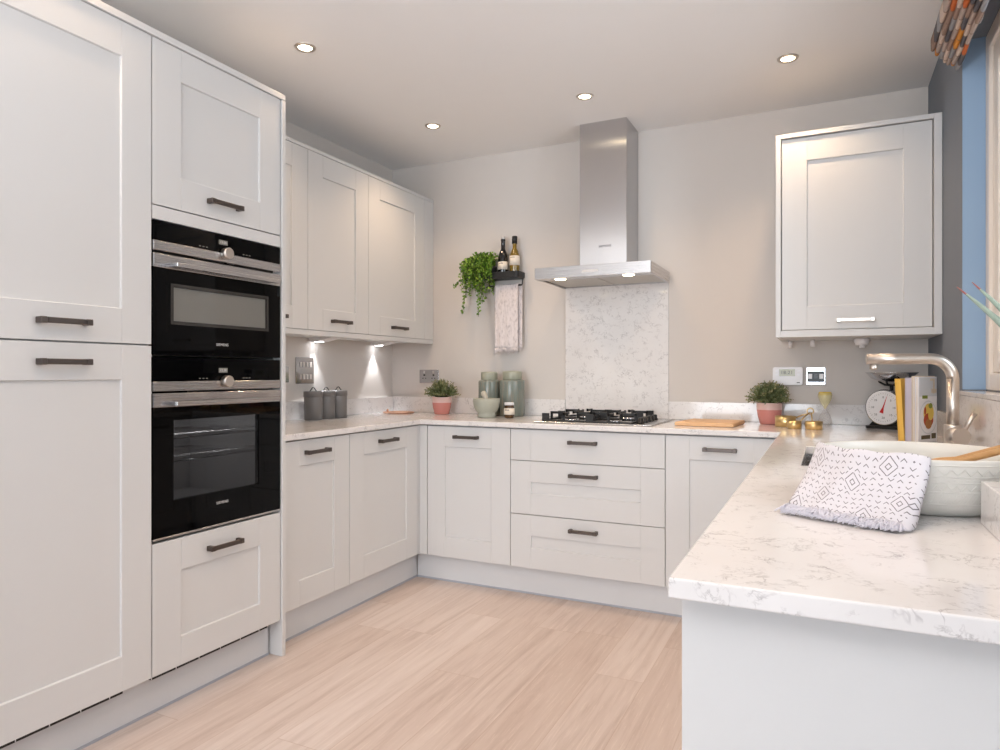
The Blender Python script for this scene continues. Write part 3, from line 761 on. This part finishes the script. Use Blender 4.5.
# ------------------------------------------------------------------ wall shelf, bottles, hand towel, trailing plant
t = thing('wall_shelf', 'black wall shelf with raised rim and towel rail left of hood', 'shelf', (.86, 0, 1.734))
bm = bmesh.new(); prism(bm, rrect(-.115, .118, -.105, -.0015, .02), 0, .006, 'z')
for a in (0,): 
    tube(bm, [], .01) if False else None
bx(bm, -.095, .098, -.105, -.099, .006, .040); bx(bm, -.115, -.109, -.085, -.0015, .006, .040); bx(bm, .112, .118, -.085, -.0015, .006, .040)
for sx, c in ((-1, -.095), (1, .098)):
    A = arc(c, -.085, .02, -PI/2, -PI/2+sx*PI/2, 6); B = arc(c, -.085, .014, -PI/2, -PI/2+sx*PI/2, 6)
    prism(bm, A+B[::-1], .006, .040, 'z')
obj('tray', bm, 'black', t)
bm = bmesh.new()
for x in (-.112, .115): tube(bm, [(x, -.03, .0), (x, -.03, -.03), (x, -.04, -.038)], .0035, 8); 
tube(bm, [(-.115, -.05, -.040), (.118, -.05, -.040)], .005, 10)
for x in (-.112, .115): tube(bm, [(x, -.03, -.03), (x, -.05, -.040)], .0035, 8)
obj('towel_rail', bm, 'black', t)
def bottle(lab, x, y, body, capm, liquid, lblz, s, capz):
    t = thing('oil_bottle', lab, 'bottle', (x, y, 1.7405), 0)
    r = .031*s
    K = s*1.27
    prof = [(a_, b_*K) for a_, b_ in [(0, 0), (r*.95, 0), (r, .004), (r, .095), (r*.97, .105), (r*.75, .123), (r*.42, .140), (r*.40, .178), (r*.46, .18), (r*.46, .188), (0, .188)]]
    obj('glass_bottle', lathe_new(prof, n=24), body, t)
    cz, ch, cr = capz
    obj('cap', lathe_new([(0, cz), (cr, cz), (cr, cz+ch), (cr*.9, cz+ch+.002), (0, cz+ch+.002)], n=18), capm, t)
    a, b = lblz
    l = obj('paper_label', lathe_new([(r+.0004, a), (r+.0008, a), (r+.0008, b), (r+.0004, b)], n=24), 'label', t)
    bm = bmesh.new()
    for k in range(5):
        an = -PI/2-.45+.2*k; c, sn = math.cos(an), math.sin(an)
        bx(bm, (r+.001)*c-.0016, (r+.001)*c+.0016, (r+.001)*sn-.0005, (r+.001)*sn+.0005, b-.014, b-.009)
    obj('label_print', bm, 'ink', l)
bottle('dark glass oil bottle with pale lower label on the shelf', .858, -.06, 'bottle_dark', 'silvercap', None, (.05, .098), 1.0, (.232, .022, .012))
bottle('golden olive oil bottle with black cap on the shelf', .934, -.055, 'oil', 'oilcap', None, (.072, .130), 1.0, (.205, .044, .0165))
# towel over the rail
t = thing('hand_towel', 'mottled pale hand towel hanging from the black shelf rail', 'towel', (.890, -.05, 1.694))
def hang(bm, x0, x1, y, ztop, zbot, n=14, m=24, amp=.004):
    g = []
    for j in range(m+1):
        v = j/m; z = ztop+(zbot-ztop)*v
        g.append([bm.verts.new((x0+(x1-x0)*i/n, y+amp*math.sin(i*1.3)*v+amp*.6*math.sin(i*.5+1), z)) for i in range(n+1)])
    for j in range(m):
        for i in range(n):
            f = bm.faces.new((g[j][i], g[j][i+1], g[j+1][i+1], g[j+1][i])); f.smooth = True
    return g
bm = bmesh.new()
a = hang(bm, -.090, .068, -.010, .003, -.385); b = hang(bm, -.072, .088, .010, .003, -.368)
top = [bm.verts.new((a[0][i].co.x*.5+b[0][i].co.x*.5, 0, .009)) for i in range(15)]
for i in range(14):
    bm.faces.new((a[0][i], top[i], top[i+1], a[0][i+1])); bm.faces.new((top[i], b[0][i], b[0][i+1], top[i+1]))
o = obj('cloth', bm, 'towel2', t); m = o.modifiers.new('solid', 'SOLIDIFY'); m.thickness = .003; m.offset = 0
bm = bmesh.new()
for (x0, x1, y, z) in ((-.090, .068, -.010, -.385), (-.072, .088, .010, -.368)):
    for i in range(46):
        x = x0+(x1-x0)*(i+.5)/46; q = random.uniform(-.004, .004)
        tube(bm, [(x, y+amp_ if False else y, z+.004), (x+q*.5, y, z-.01), (x+q, y+random.uniform(-.003, .003), z-random.uniform(.02, .04))], [.0022, .0022, .0008], 5)
obj('fringe', bm, 'towel2', t)
# leaves
def leaf(bm, p, d, n, L, Wd, mat=0, droop=.2):
    d = Vector(d).normalized(); n = Vector(n); s = d.cross(n)
    if s.length < 1e-4: s = d.cross(Vector((.3, .2, 1)))
    s.normalize(); n = s.cross(d); p = Vector(p)
    a = bm.verts.new(p); m1 = bm.verts.new(p+d*L*.5+s*Wd*.5+n*L*.06); m2 = bm.verts.new(p+d*L*.5-s*Wd*.5+n*L*.06); c = bm.verts.new(p+d*L*.5); e = bm.verts.new(p+d*L-n*L*droop)
    for q in ((a, m1, c), (a, c, m2), (m1, e, c), (c, e, m2)):
        f = bm.faces.new(q); f.material_index = mat; f.smooth = True
rv = lambda k: Vector((random.uniform(-k, k), random.uniform(-k, k), random.uniform(-k, k)))
t = thing('trailing_plant', 'bushy green trailing plant spilling off the black shelf', 'plant', (.770, -.058, 1.7405))
bm = lathe_new([(0, 0), (.034, 0), (.041, .07), (.043, .075), (.037, .075), (.036, .066), (0, .066)], n=22); obj('pot', bm, 'potdark', t)
sb, lb = bmesh.new(), bmesh.new()
def strand(pts, k):
    tube(sb, pts, .0012, 5)
    P = [Vector(p) for p in pts]
    for i in range(len(P)-1):
        for q in range(k):
            p = P[i].lerp(P[i+1], (q+random.random()*.6)/k)
            for s in (0, 1):
                d = rv(1)+Vector((0, -.2, .0)); leaf(lb, p, d, rv(1)+Vector((0, -.8, .6)), random.uniform(.014, .021), random.uniform(.013, .017), random.choice((0, 0, 1)))
for i in range(125):
    an = random.uniform(0, 2*PI); c, s = math.cos(an), math.sin(an)
    r = random.uniform(.05, .125); dl_ = random.choice((.02, .05, .09, .13, .17, .2)) * random.uniform(.6, 1.1)
    cxo = -.04
    ex, ey = cxo*1.1+c*r, max(-.11, min(.035, s*r*.75-.025))
    tz = random.uniform(.10, .155)
    pts = [(c*.015-.01, s*.015, .07), (cxo*.5+c*r*.5, ey*.5, tz), (ex, ey, tz-.045), (ex*1.04, ey*1.03, tz-.045-dl_*.5), (ex*1.05+random.uniform(-.012, .012), ey, tz-.045-dl_)]
    if ex > .03 and pts[-1][2] < .0: continue
    if ex > .04: pts = pts[:3]
    pts = [(p[0]*1.12, max(-.125, p[1]*1.05), p[2]*1.05) for p in pts]
    if max(p[0] for p in pts) > .03: pts = [(min(p[0], .028), p[1], p[2]) for p in pts]
    strand(pts, 4)
strand([(-.11, -.03, .02), (-.13, -.05, -.03), (-.15, -.05, -.1), (-.162, -.05, -.16), (-.17, -.05, -.205)], 7)
strand([(-.11, -.03, .03), (-.16, -.05, .012), (-.20, -.05, -.015), (-.235, -.05, -.045)], 7)
strand([(-.02, -.09, .0), (-.03, -.1, -.08), (-.028, -.1, -.17), (-.032, -.1, -.24)], 8)
obj('stems', sb, 'stem', t)
M['leaf2'] = simple('trailing_leaf_pale', rgb(128, 162, 48), .5, var=.3)
obj('foliage', lb, ['leaf', 'leaf2'], t)

# ------------------------------------------------------------------ worktop things, left and back
Z = ZT+.0008
def tin():
    t = thing('storage_canister', 'x', 'canister', (.1, -.9, Z), 0, 'grey storage canisters')
    bm = lathe_new([(0, 0), (.048, 0), (.050, .002), (.050, .138), (.0485, .14), (0, .14)], n=36); obj('tin', bm, 'greytin', t)
    bm = lathe_new([(.0505, .126), (.052, .126), (.052, .153), (.050, .156), (0, .158), (0, .1405), (.0505, .1405)], n=36); l = obj('lid', bm, 'greytin', t)
    bm = bmesh.new(); tube(bm, [(0, -.026, .157), (0, -.020, .163)]+[(0, -.014*math.cos(PI*k/8), .165+.012*math.sin(PI*k/8)) for k in range(1, 8)]+[(0, .020, .163), (0, .026, .157)], .0028, 8)
    obj('handle', bm, 'black', l); return t
c0 = tin(); c0['label'] = 'grey lidded canister nearest the oven tower, front of the three'
dup(c0, (.1, -.793, Z), None, 'grey lidded canister in the middle of the three')
dup(c0, (.1, -.688, Z), None, 'grey lidded canister nearest the back corner of the three')
t = thing('copper_tray', 'thin round copper tray lying in the back left corner', 'tray', (.165, -.17, Z))
bm = lathe_new([(0, 0), (.095, 0), (.1, .003), (.1, .008), (.097, .008), (.094, .003), (0, .003)], n=40); obj('dish', bm, 'copper', t)
bm = lathe_new([(0, .0035), (.006, .0035), (.008, .018), (.004, .024), (0, .024)], cx=-.085, n=12); obj('knob', bm, 'copper', t)

def herb_pot(lab, loc):
    t = thing('potted_herb', lab, 'plant', loc)
    bm = bmesh.new()
    lathe(bm, [(0, 0), (.044, 0), (.046, .003), (.056, .04), (.0605, .072)], n=36, mat=0)
    lathe(bm, [(.0605, .072), (.0625, .103), (.0625, .107), (.058, .107), (.057, .095), (0, .095)], n=36, mat=1)
    obj('pot', bm, ['pinkglaze', 'pinkband'], t)
    obj('soil', lathe_new([(0, .0975), (.056, .0965), (.056, .0955), (0, .0955)], n=24), 'soil', t)
    sb, lb = bmesh.new(), bmesh.new()
    for i in range(210):
        an = random.uniform(0, 2*PI); el = random.uniform(.12, 1.5); R = .12*random.uniform(.78, 1.0)
        d = Vector((math.cos(an)*math.cos(el), math.sin(an)*math.cos(el), math.sin(el)))
        base = Vector((math.cos(an)*.03*random.random(), math.sin(an)*.03*random.random(), .098))
        tip = Vector((d.x*R, max(-.125, min(.105, d.y*R)), .098+d.z*R*.98))
        mid = base.lerp(tip, .5)+Vector((0, 0, .012))
        tube(sb, [base, mid, tip], .0009, 4)
        for q in range(11):
            f = .35+.65*q/10; p = base.lerp(mid, f*2) if f < .5 else mid.lerp(tip, f*2-1)
            leaf(lb, p, d*.5+rv(.9), rv(1), random.uniform(.011, .017), .0075, 1 if q > 8 and random.random() < .6 else 0)
    obj('stems', sb, 'stem', t); obj('foliage', lb, ['herb', 'herbtip'], t)
herb_pot('bushy herb in a pink pot in front of the left double socket', (.470, -.14, Z))
herb_pot('bushy herb in a pink pot under the thermostat', (2.386, -.13, Z))
def jar(lab, loc, r, h):
    t = thing('ceramic_jar', lab, 'jar', loc)
    obj('jar_body', lathe_new([(0, 0), (r*.95, 0), (r, .006), (r, h-.012), (r*.97, h-.003), (r*.86, h), (0, h)], n=40), 'sage', t)
    bm = lathe_new([(0, h+.0005), (r*.74, h+.0005), (r*.76, h+.004), (r*.77, h+.042), (r*.74, h+.050), (0, h+.052)], n=40); obj('lid', bm, 'sagerim', t)
jar('narrower sage green lidded jar behind the mortar', (.796, -.125, Z), .066, .213)
jar('wider sage green lidded jar behind the small preserve jar', (.945, -.115, Z), .076, .217)
t = thing('mortar', 'grey green stone mortar with a flat foot', 'mortar', (.876, -.32, Z))
obj('mortar_bowl', lathe_new([(0, 0), (.050, 0), (.053, .004), (.051, .022), (.050, .026), (.062, .04), (.073, .062), (.077, .085), (.077, .108), (.075, .110), (.066, .110), (.060, .07), (.04, .04), (0, .032)], n=40), 'mortar', t)
t = thing('pestle', 'pale stone pestle standing in the mortar', 'pestle', (.876, -.32, Z+.046))
bm = bmesh.new(); tube(bm, [(.030, -.008, 0), (.022, -.006, .02), (-.004, .0, .062), (-.020, .004, .092), (-.025, .005, .101), (-.027, .006, .104)], [.010, .014, .014, .0165, .013, .005], 16); obj('stone', bm, 'pestle', t)
t = thing('preserve_jar', 'small glass preserve jar with white lid and label by the wide jar', 'jar', (1.012, -.30, Z))
obj('glass_jar', lathe_new([(0, 0), (.027, 0), (.0295, .004), (.0295, .066), (.026, .073), (0, .073)], n=28), 'jam', t)
obj('lid', lathe_new([(0, .0735), (.0275, .0735), (.0275, .087), (.026, .089), (0, .089)], n=28), 'white', t)
l = obj('paper_label', lathe_new([(.0298, .02), (.0302, .02), (.0302, .056), (.0298, .056)], n=28), 'label', t)
bm = bmesh.new()
for k in range(4):
    an = -PI/2-.35+.22*k; bx(bm, .0305*math.cos(an)-.0025, .0305*math.cos(an)+.0025, .0305*math.sin(an)-.0006, .0305*math.sin(an)+.0006, .044, .049)
obj('label_print', bm, 'ink', l)

# chopping board
t = thing('chopping_board', 'light wooden chopping board right of the hob', 'chopping board', (2.122, -.305, Z), -.0)
bm = bmesh.new(); prism(bm, [(-.147, -.145), (.128, -.145), (.150, .135), (-.108, .15)], 0, .018, 'z'); bevmod(obj('board', bm, 'board', t), .003, 3)
# brass measuring cups
def cup(lab, loc, r, h, ring):
    t = thing('measuring_cup', lab, 'measuring cup', loc, 0, 'brass measuring cups')
    obj('cup', lathe_new([(0, 0), (r, 0), (r, h), (r-.002, h), (r-.002, .002), (0, .002)], n=36), 'brass', t)
    R = Vector(ring)-Vector(loc); d = Vector((R.x, R.y, 0)).normalized()
    bm = bmesh.new(); tube(bm, [d*(r+.0015)+Vector((0, 0, h-.006)), d*(r*.5)+R*.5+Vector((0, 0, h*.4+.004)), R], .0032, 8); obj('handle', bm, 'brass', t)
RG = (2.578, -.315, Z+.066)
cup('largest brass measuring cup beside the right pink pot', (2.468, -.275, Z), .047, .05, (RG[0]-.006, RG[1]+.004, RG[2]))
cup('smallest brass measuring cup, middle of the three', (2.512, -.385, Z), .031, .036, (RG[0]-.003, RG[1]-.006, RG[2]+.004))
cup('medium brass measuring cup, right of the three', (2.594, -.40, Z), .037, .036, (RG[0]+.003, RG[1]-.008, RG[2]+.006))
bm = bmesh.new(); tube(bm, [(RG[0]+.014*math.cos(a*PI/8), RG[1], RG[2]+.012+.014*math.sin(a*PI/8)) for a in range(17)], .0028, 8)
tag(obj('key_ring', bm, 'brass'), 'brass ring joining the measuring cup handles', 'ring')
# hourglass
t = thing('hourglass', 'glass hourglass with yellow top bulb in the back right corner', 'hourglass', (2.640, -.115, Z))
zc = .082
up_ = [(.0045, zc), (.010, zc+.010), (.022, zc+.030), (.031, zc+.052), (.0325, zc+.066), (.029, zc+.079), (.0, zc+.083)]
dn_ = [(0, 0), (.027, 0), (.0305, .008), (.031, .026), (.022, .052), (.010, .072), (.0045, zc)]
obj('lower_bulb', lathe_new(dn_, n=28), 'bulb', t); obj('upper_bulb', lathe_new(up_, n=28), 'ybulb', t)
obj('sand', lathe_new([(0, zc+.0815), (.0265, zc+.081), (.030, zc+.073), (.0295, zc+.066), (0, zc+.066)], n=24), 'sand', t)

# kitchen scale
t = thing('kitchen_scale', 'black kitchen scale with round white dial and steel bowl', 'scale', (2.920, -.172, Z), -.5)
bm = bmesh.new(); prism(bm, rrect(-.085, .085, -.085, .085, .02), 0, .012, 'z'); prism(bm, [(-.075, .012), (.075, .012), (.05, .04), (-.05, .04)], -.06, .06); prism(bm, [(-.05, .04), (.05, .04), (.066, .095), (.05, .165), (-.05, .165), (-.066, .095)], -.055, .05)
obj('body', bm, 'black', t)
bm = bmesh.new(); tube(bm, [(0, -.05, .098), (0, -.072, .098), (0, -.08, .098)], [.084, .084, .081], 40); obj('dial_rim', bm, 'chrome', t)
bm = bmesh.new(); disc(bm, (0, -.0802, .098), (0, -1, 0), .078, 40, .001)
dlf = obj('dial', bm, 'dial', t)
bm = bmesh.new()
for k in range(40):
    a = 2*PI*k/40; r0, r1 = (.058, .066) if k % 4 == 0 else (.062, .066)
    c, s = math.cos(a), math.sin(a)
    tube(bm, [(r0*c, -.0818, .098+r0*s), (r1*c, -.0818, .098+r1*s)], .0006, 4)
obj('dial_marks', bm, 'ink', dlf)
for k in range(8):
    a = PI/2-2*PI*k/8
    text('dial_number', str(k*5) if k else '0', .013, 'ink', dlf, (.047*math.cos(a), -.0816, .098+.047*math.sin(a)), (PI/2, 0, 0), .0002)
bm = bmesh.new()
A = math.radians(72); c, s = math.cos(A), math.sin(A)
prism(bm, [(-.026*c-.009*s, .098-.026*s+.009*c), (-.026*c+.009*s, .098-.026*s-.009*c), (.003*s, .098-.003*c), (.058*c, .098+.058*s), (-.003*s, .098+.003*c)], -.0835, -.082)
obj('needle', bm, 'red', dlf)
bm = bmesh.new(); bx(bm, -.006, .006, -.006, .006, .165, .2); 
for s in (-1, 1): tube(bm, [(0, 0, .2), (s*.03, 0, .202), (s*.055, 0, .215), (s*.06, 0, .226)], .005, 8); tube(bm, [(0, 0, .2), (0, s*.04, .203), (0, s*.05, .218)], .005, 8)
obj('bowl_cradle', bm, 'black', t)
bm = lathe_new([(0, .217), (.05, .217), (.085, .232), (.104, .254), (.109, .258), (.109, .260), (.103, .257), (.083, .235), (.049, .2195), (0, .2195)], n=48); obj('bowl', bm, 'chrome', t)

# books
def book(lab, off, th, dep, hgt, covers, tilt=0, pages='paper', pic=False):
    # local: x = thickness axis, y = depth into corner, z up; cover with picture on +x side
    ang = -math.radians(33)
    tdir = Vector((math.cos(ang), math.sin(ang), 0))
    corner = Vector((2.951, -.90, Z))
    loc = corner-tdir*(off+th)
    t = thing('cookbook', lab, 'book', loc, ang, 'cookbooks by the tap')
    bm = bmesh.new(); c = .0025
    for x0 in (0, th-c): bx(bm, x0, x0+c, 0, dep, 0.0, hgt, .0004)
    bx(bm, c, th-c, dep-c, dep, 0, hgt)
    cv = obj('cover', bm, covers, t)
    bm = bmesh.new(); bx(bm, c+.0003, th-c-.0003, .003, dep-c-.0005, .003, hgt-.003)
    obj('pages', bm, pages, t)
    if tilt:
        t.rotation_euler = (0, tilt, ang)
    return t, cv
t, cv = book('thin white cookbook with a food photograph on its cover, right of the row', 0, .014, .130, .243, 'coverwhite')
bm = bmesh.new(); bx(bm, .0141, .0146,   .004, .127, .170, .240); obj('cover_photo_top', bm, 'coverblue', cv)
def cdisc(y, z, r, k, mat, nm, sq=1.0):
    bm = bmesh.new(); pts = [(y+r*sq*math.cos(2*PI*i/24), z+r*math.sin(2*PI*i/24)) for i in range(24)]
    prism(bm, pts, .0146+.0003*k, .0149+.0003*k, 'x'); obj(nm, bm, mat, cv)
cdisc(.066, .092, .0625, 1, 'coverblue', 'plate_picture'); cdisc(.066, .092, .058, 2, 'coverwhite', 'plate_picture')
cdisc(.068, .108, .036, 3, 'food_y', 'food_picture'); cdisc(.066, .082, .026, 4, 'food_r', 'food_picture', 1.3); cdisc(.066, .068, .019, 5, 'food_b', 'food_picture', 1.2)
cdisc(.08, .1, .019, 6, 'food_y', 'food_picture', .9); cdisc(.042, .117, .014, 5, 'food_r', 'food_picture', .5); cdisc(.08, .135, .01, 5, 'food_g', 'food_picture', 1.4)
bm = bmesh.new(); bx(bm, .0146, .0150, .025, .062, .162, .174); obj('herb_picture', bm, 'food_g', cv)
bm = bmesh.new(); bx(bm, .0146, .0152, .1, .112, .18, .228); bx(bm, .0146, .0152, .08, .112, .228, .236); bx(bm, .0146, .0152, .088, .124, .183, .198); obj('bottle_picture', bm, 'cream', cv)
bm = bmesh.new(); bx(bm, .0146, .0151, .018, .08, .012, .026); bx(bm, .0146, .0151, .09, .12, .012, .032); obj('caption_block', bm, 'caption', cv)
book('slim pale cream cookbook left of the one with the food photo', .0148, .010, .145, .246, 'cream')
book('thicker lilac grey cookbook second from the yellow one', .0254, .023, .14, .240, 'lilac', pages='lilac')
t, cv = book('yellow cookbook leaning at the left end of the row', .0505, .022, .14, .236, 'yellow', tilt=-.06, pages='yellow')

# ------------------------------------------------------------------ big bowl, towel, servers
BC = (2.812, -2.236); RZ = .104
t = thing('serving_bowl', 'large white stoneware bowl with embossed bands by the sink', 'bowl', (BC[0], BC[1], Z))
prof = [(0, .004), (.118, .004), (.120, 0), (.132, 0), (.140, .004), (.158, .018), (.170, .038), (.1765, .066), (.1795, .100), (.179, RZ), (.1765, .1055), (.173, .104), (.171, .085), (.164, .05), (.150, .022), (.12, .014), (0, .012)]
obj('bowl_body', lathe_new(prof, n=96), 'bowl', t)
def rad(z):
    P = [(.140, .004), (.158, .018), (.170, .038), (.1765, .066), (.1795, .100)]
    for (a, za), (b, zb) in zip(P, P[1:]):
        if za <= z <= zb: return a+(b-a)*(z-za)/(zb-za)
    return .1795
bm = bmesh.new()
def zig(z, h, n, w=.0016):
    pts = []
    for i in range(2*n+1):
        a = 2*PI*i/(2*n); zz = z+(h if i % 2 else 0); r = rad(zz)+.0002
        pts.append((r*math.cos(a), r*math.sin(a), zz))
    tube(bm, pts, w, 5, False)
zig(.079, .010, 56, .0012); zig(.052, .009, 72, .0012); zig(.029, .013, 96, .0011)
for zz in (.076, .096, .049, .066, .026):
    r = rad(zz); tube(bm, [((r+.0001)*math.cos(2*PI*i/72), (r+.0001)*math.sin(2*PI*i/72), zz) for i in range(73)], .0011, 5, False)
for i in range(110):
    a = 2*PI*i/110
    for zz in (.071, .0455):
        r = rad(zz); x, y = r*math.cos(a), r*math.sin(a); q = .0016
        bx(bm, x-q, x+q, y-q, y+q, zz-.001, zz+.001)
obj('embossed_bands', bm, 'bowl', t)
for a_, b_, lab in (((2.80, -2.30, .968), (3.045, -2.20, 1.040), 'wooden salad server resting in the white bowl, nearer one'), ((2.80, -2.27, .968), (3.045, -2.165, 1.041), 'wooden salad server resting in the white bowl, farther one')):
    t = thing('salad_server', lab, 'utensil', a_, 0, 'wooden salad servers')
    d = Vector(b_)-Vector(a_); bm = bmesh.new()
    tube(bm, [(0, 0, 0), d*.1, d*.2, d*.3, d*1.0], [.004, .014, .012, .006, .0065], 10)
    obj('server', bm, 'spoon', t)

t = thing('patterned_towel', 'white towel with grey diamond pattern draped over the white bowl', 'towel', (BC[0], BC[1], Z))
NU, NV = 44, 34
def lerp(a, b, f): return a+(b-a)*f
def rimpt(u):
    a = math.radians(lerp(188, 264.5, u)); r = .185
    return Vector((r*math.cos(a), r*math.sin(a), .1085))
def botpt(u):
    return Vector((lerp(2.578, 2.756, u)-BC[0], lerp(-2.447, -2.537, u)-BC[1], .004))
def towel_pt(u, v, lay=0):
    # v<0.14 inside the bowl, then over the rim, then down to the worktop
    R_ = rimpt(u)
    if v < .14:
        f = v/.14; inn = R_*1.0; k = .168/.185
        q = Vector((R_.x*lerp(k-.02, k+.02, f), R_.y*lerp(k-.02, k+.02, f), lerp(.078, .1105, f)))
    elif v < .2:
        f = (v-.14)/.06; k = lerp(.19/.185-.09, 1.0, f); q = Vector((R_.x*k, R_.y*k, .1105+.003*math.sin(f*PI)))
        q = Vector((R_.x*lerp(.928, 1.0, f), R_.y*lerp(.928, 1.0, f), .1095+.004*math.sin(f*PI)))
    else:
        f = (v-.2)/.8; B_ = botpt(u)
        q = R_.lerp(B_, f); sag = .020*math.sin(PI*f)
        q.z = lerp(R_.z, B_.z, f**.85)-.004*math.sin(PI*f)+.0028*math.sin(u*15+f*2)*f*(1-f)*2
        q.z = max(q.z, .003)
    q += Vector((.0, -.0, .0015*math.sin(u*21+v*9)))
    if lay: q += Vector((.009, .004, -.0045 if v > .25 else -.002))
    return q
bm = bmesh.new(); uvl = bm.loops.layers.uv.new('UVMap')
g = [[bm.verts.new(towel_pt(i/NU, j/NV)) for i in range(NU+1)] for j in range(NV+1)]
for j in range(NV):
    for i in range(NU):
        f = bm.faces.new((g[j][i], g[j][i+1], g[j+1][i+1], g[j+1][i])); f.smooth = True
        for lp, (a, b) in zip(f.loops, ((i, j), (i+1, j), (i+1, j+1), (i, j+1))): lp[uvl].uv = (a/NU, 1-b/NV)
# folded under-layer showing along the right edge
def under(u, v):
    q = towel_pt(1.0, v) if False else towel_pt(min(1, u), v)
    return q
ue = []
for j in range(6, NV+1):
    v = j/NV; p = towel_pt(1, v); h = max(0, (v-.2)/.8); ue.append([p, p+Vector((.008, -.001, -.001)), p+Vector((.014, .002*h, -.003-.004*h)), p+Vector((.016, .012*h, -.006-.01*h))])
for row in ue:
    for q in row: q.z = max(q.z, .0025)
gv = [[g[6+k][NU]]+[bm.verts.new(p) for p in row[1:]] for k, row in enumerate(ue)]
for k in range(len(gv)-1):
    for i in range(3):
        f = bm.faces.new((gv[k][i], gv[k][i+1], gv[k+1][i+1], gv[k+1][i])); f.smooth = True
        for lp, (a, b) in zip(f.loops, ((i, k), (i+1, k), (i+1, k+1), (i, k+1))): lp[uvl].uv = (.06*a/3+.92, 1-(6+b)/NV)
o = obj('cloth', bm, 'towel', t); m = o.modifiers.new('solid', 'SOLIDIFY'); m.thickness = .0022; m.offset = 0
bm = bmesh.new()
for i in range(900):
    u = random.random(); p = towel_pt(u, random.uniform(.93, 1.0)); p.z = max(p.z, .003)+random.uniform(0, .004)
    d = Vector((-.35, -1, 0)).normalized()*random.uniform(.008, .032)+Vector((random.uniform(-.014, .014), random.uniform(-.006, .006), 0))
    e = p+d; e.z = .0025+random.uniform(0, .004)
    mid = p.lerp(e, .5)+Vector((random.uniform(-.004, .004), 0, random.uniform(0, .005)))
    tube(bm, [p, mid, e], [.0011, .0012, .0007], 4)
obj('fringe', bm, 'fringe', t)

# aloe plant by the window
t = thing('aloe_plant', 'spiky grey green aloe leaves reaching in from the right standing on the stone block', 'plant', (2.985, -2.555, .9748))
bm = lathe_new([(0, 0), (.045, 0), (.055, .09), (.057, .1), (.05, .1), (.049, .088), (0, .088)], n=28); obj('pot', bm, 'white', t)
def aloe(tip, base=(0, 0, .125), w=.017, bend=.03):
    bm = bmesh.new(); A, B = Vector(base), Vector(tip); n = 12
    pts, rr = [], []
    for i in range(n+1):
        f = i/n; p = A.lerp(B, f)+Vector((0, 0, bend*math.sin(PI*f))); pts.append(p); rr.append(max(.0006, w*(1-f)**.75))
    tube(bm, pts, rr, 8)
    d = (B-A).normalized(); 
    for f in bm.faces:
        c = f.calc_center_median()
        if (c-A).dot(d) > (B-A).length*.93: f.material_index = 1
    obj('leaf', bm, ['aloe', 'aloetip'], t)
aloe((-.141, .105, .328), w=.0115, bend=.012); aloe((-.120, .105, .335), w=.0115, bend=.014); aloe((.03, -.14, .33)); aloe((.045, .02, .36)); aloe((-.05, -.13, .30)); aloe((.04, .11, .30)); aloe((.0, -.03, .38))

# roman blind, gathered at the window head
t = thing('roman_blind', 'gathered roman blind with orange and grey dashes above the window', 'blind', (0, 0, 0))
bm = bmesh.new(); uvl = bm.loops.layers.uv.new('UVMap')
ya, yb = -.93, -2.72; NF = 7
for k in range(NF):
    f = k/(NF-1); xc = lerp(2.992, 3.066, f); zb = lerp(2.318, 2.238, f**.8); r = .0056; zt_ = zb+lerp(.045, .17, f**2) if k < NF-1 else 2.50
    sec = [(xc-r, zt_)]+[(xc-r*math.cos(a*PI/6), zb+.006-r*1.0*math.sin(a*PI/6)) for a in range(7)]+[(xc+r, zt_)]
    NY = 40; rows = []
    for j in range(NY+1):
        y = lerp(ya+.008*math.sin(k*2.1), yb, j/NY)
        rows.append([bm.verts.new((x+.0015*math.sin(j*.9+k), y, z+(.003*math.sin(j*.7+k*1.7) if z < 2.48 else 0))) for x, z in sec])
    for j in range(NY):
        for i in range(len(sec)-1):
            F = bm.faces.new((rows[j][i], rows[j+1][i], rows[j+1][i+1], rows[j][i+1])); F.smooth = True
            for lp, jj in zip(F.loops, (j, j+1, j+1, j)): lp[uvl].uv = (lerp(ya, yb, jj/NY), k+.5)
o = obj('fabric', bm, 'blind', t); m = o.modifiers.new('solid', 'SOLIDIFY'); m.thickness = .0018; m.offset = 0
obj('headrail', box(2.985, 3.082, ya, yb, 2.502, 2.528), 'white', t)
bm = bmesh.new(); tube(bm, [(3.11, -1.06, 2.3495), (3.11, -1.06, 2.336), (3.11, -1.09, 2.333), (3.11, -1.11, 2.340)], .004, 8); obj('cord_hook', bm, 'white', t)

# ------------------------------------------------------------------ light
wd = bpy.data.worlds.new('world'); S.world = wd; wd.use_nodes = True
bg = wd.node_tree.nodes['Background']; bg.inputs[0].default_value = (.92, .96, 1, 1); bg.inputs[1].default_value = .8
light('patio_daylight', 'AREA', (1.6, -14, 1.4), 430, (.84, .92, 1), rot=(PI/2, 0, 0), shape='RECTANGLE', size=4.0, size_y=2.6)
light('ceiling_fill', 'AREA', (1.9, -4.7, 1.55), 96, (1, .99, .985), rot=(PI, 0, 0), shape='DISK', size=.8)  # added fill light behind the camera, aimed up to brighten the ceiling
light('window_daylight', 'AREA', (3.8, -2.2, 1.72), 58, (.84, .92, 1), rot=(PI/2, 0, 1.15), shape='RECTANGLE', size=1.3, size_y=2.0)
S.view_settings.view_transform = 'Standard'; S.view_settings.look = 'None'; S.view_settings.exposure = -0.10
S.cycles.max_bounces = 8; S.cycles.use_denoising = True
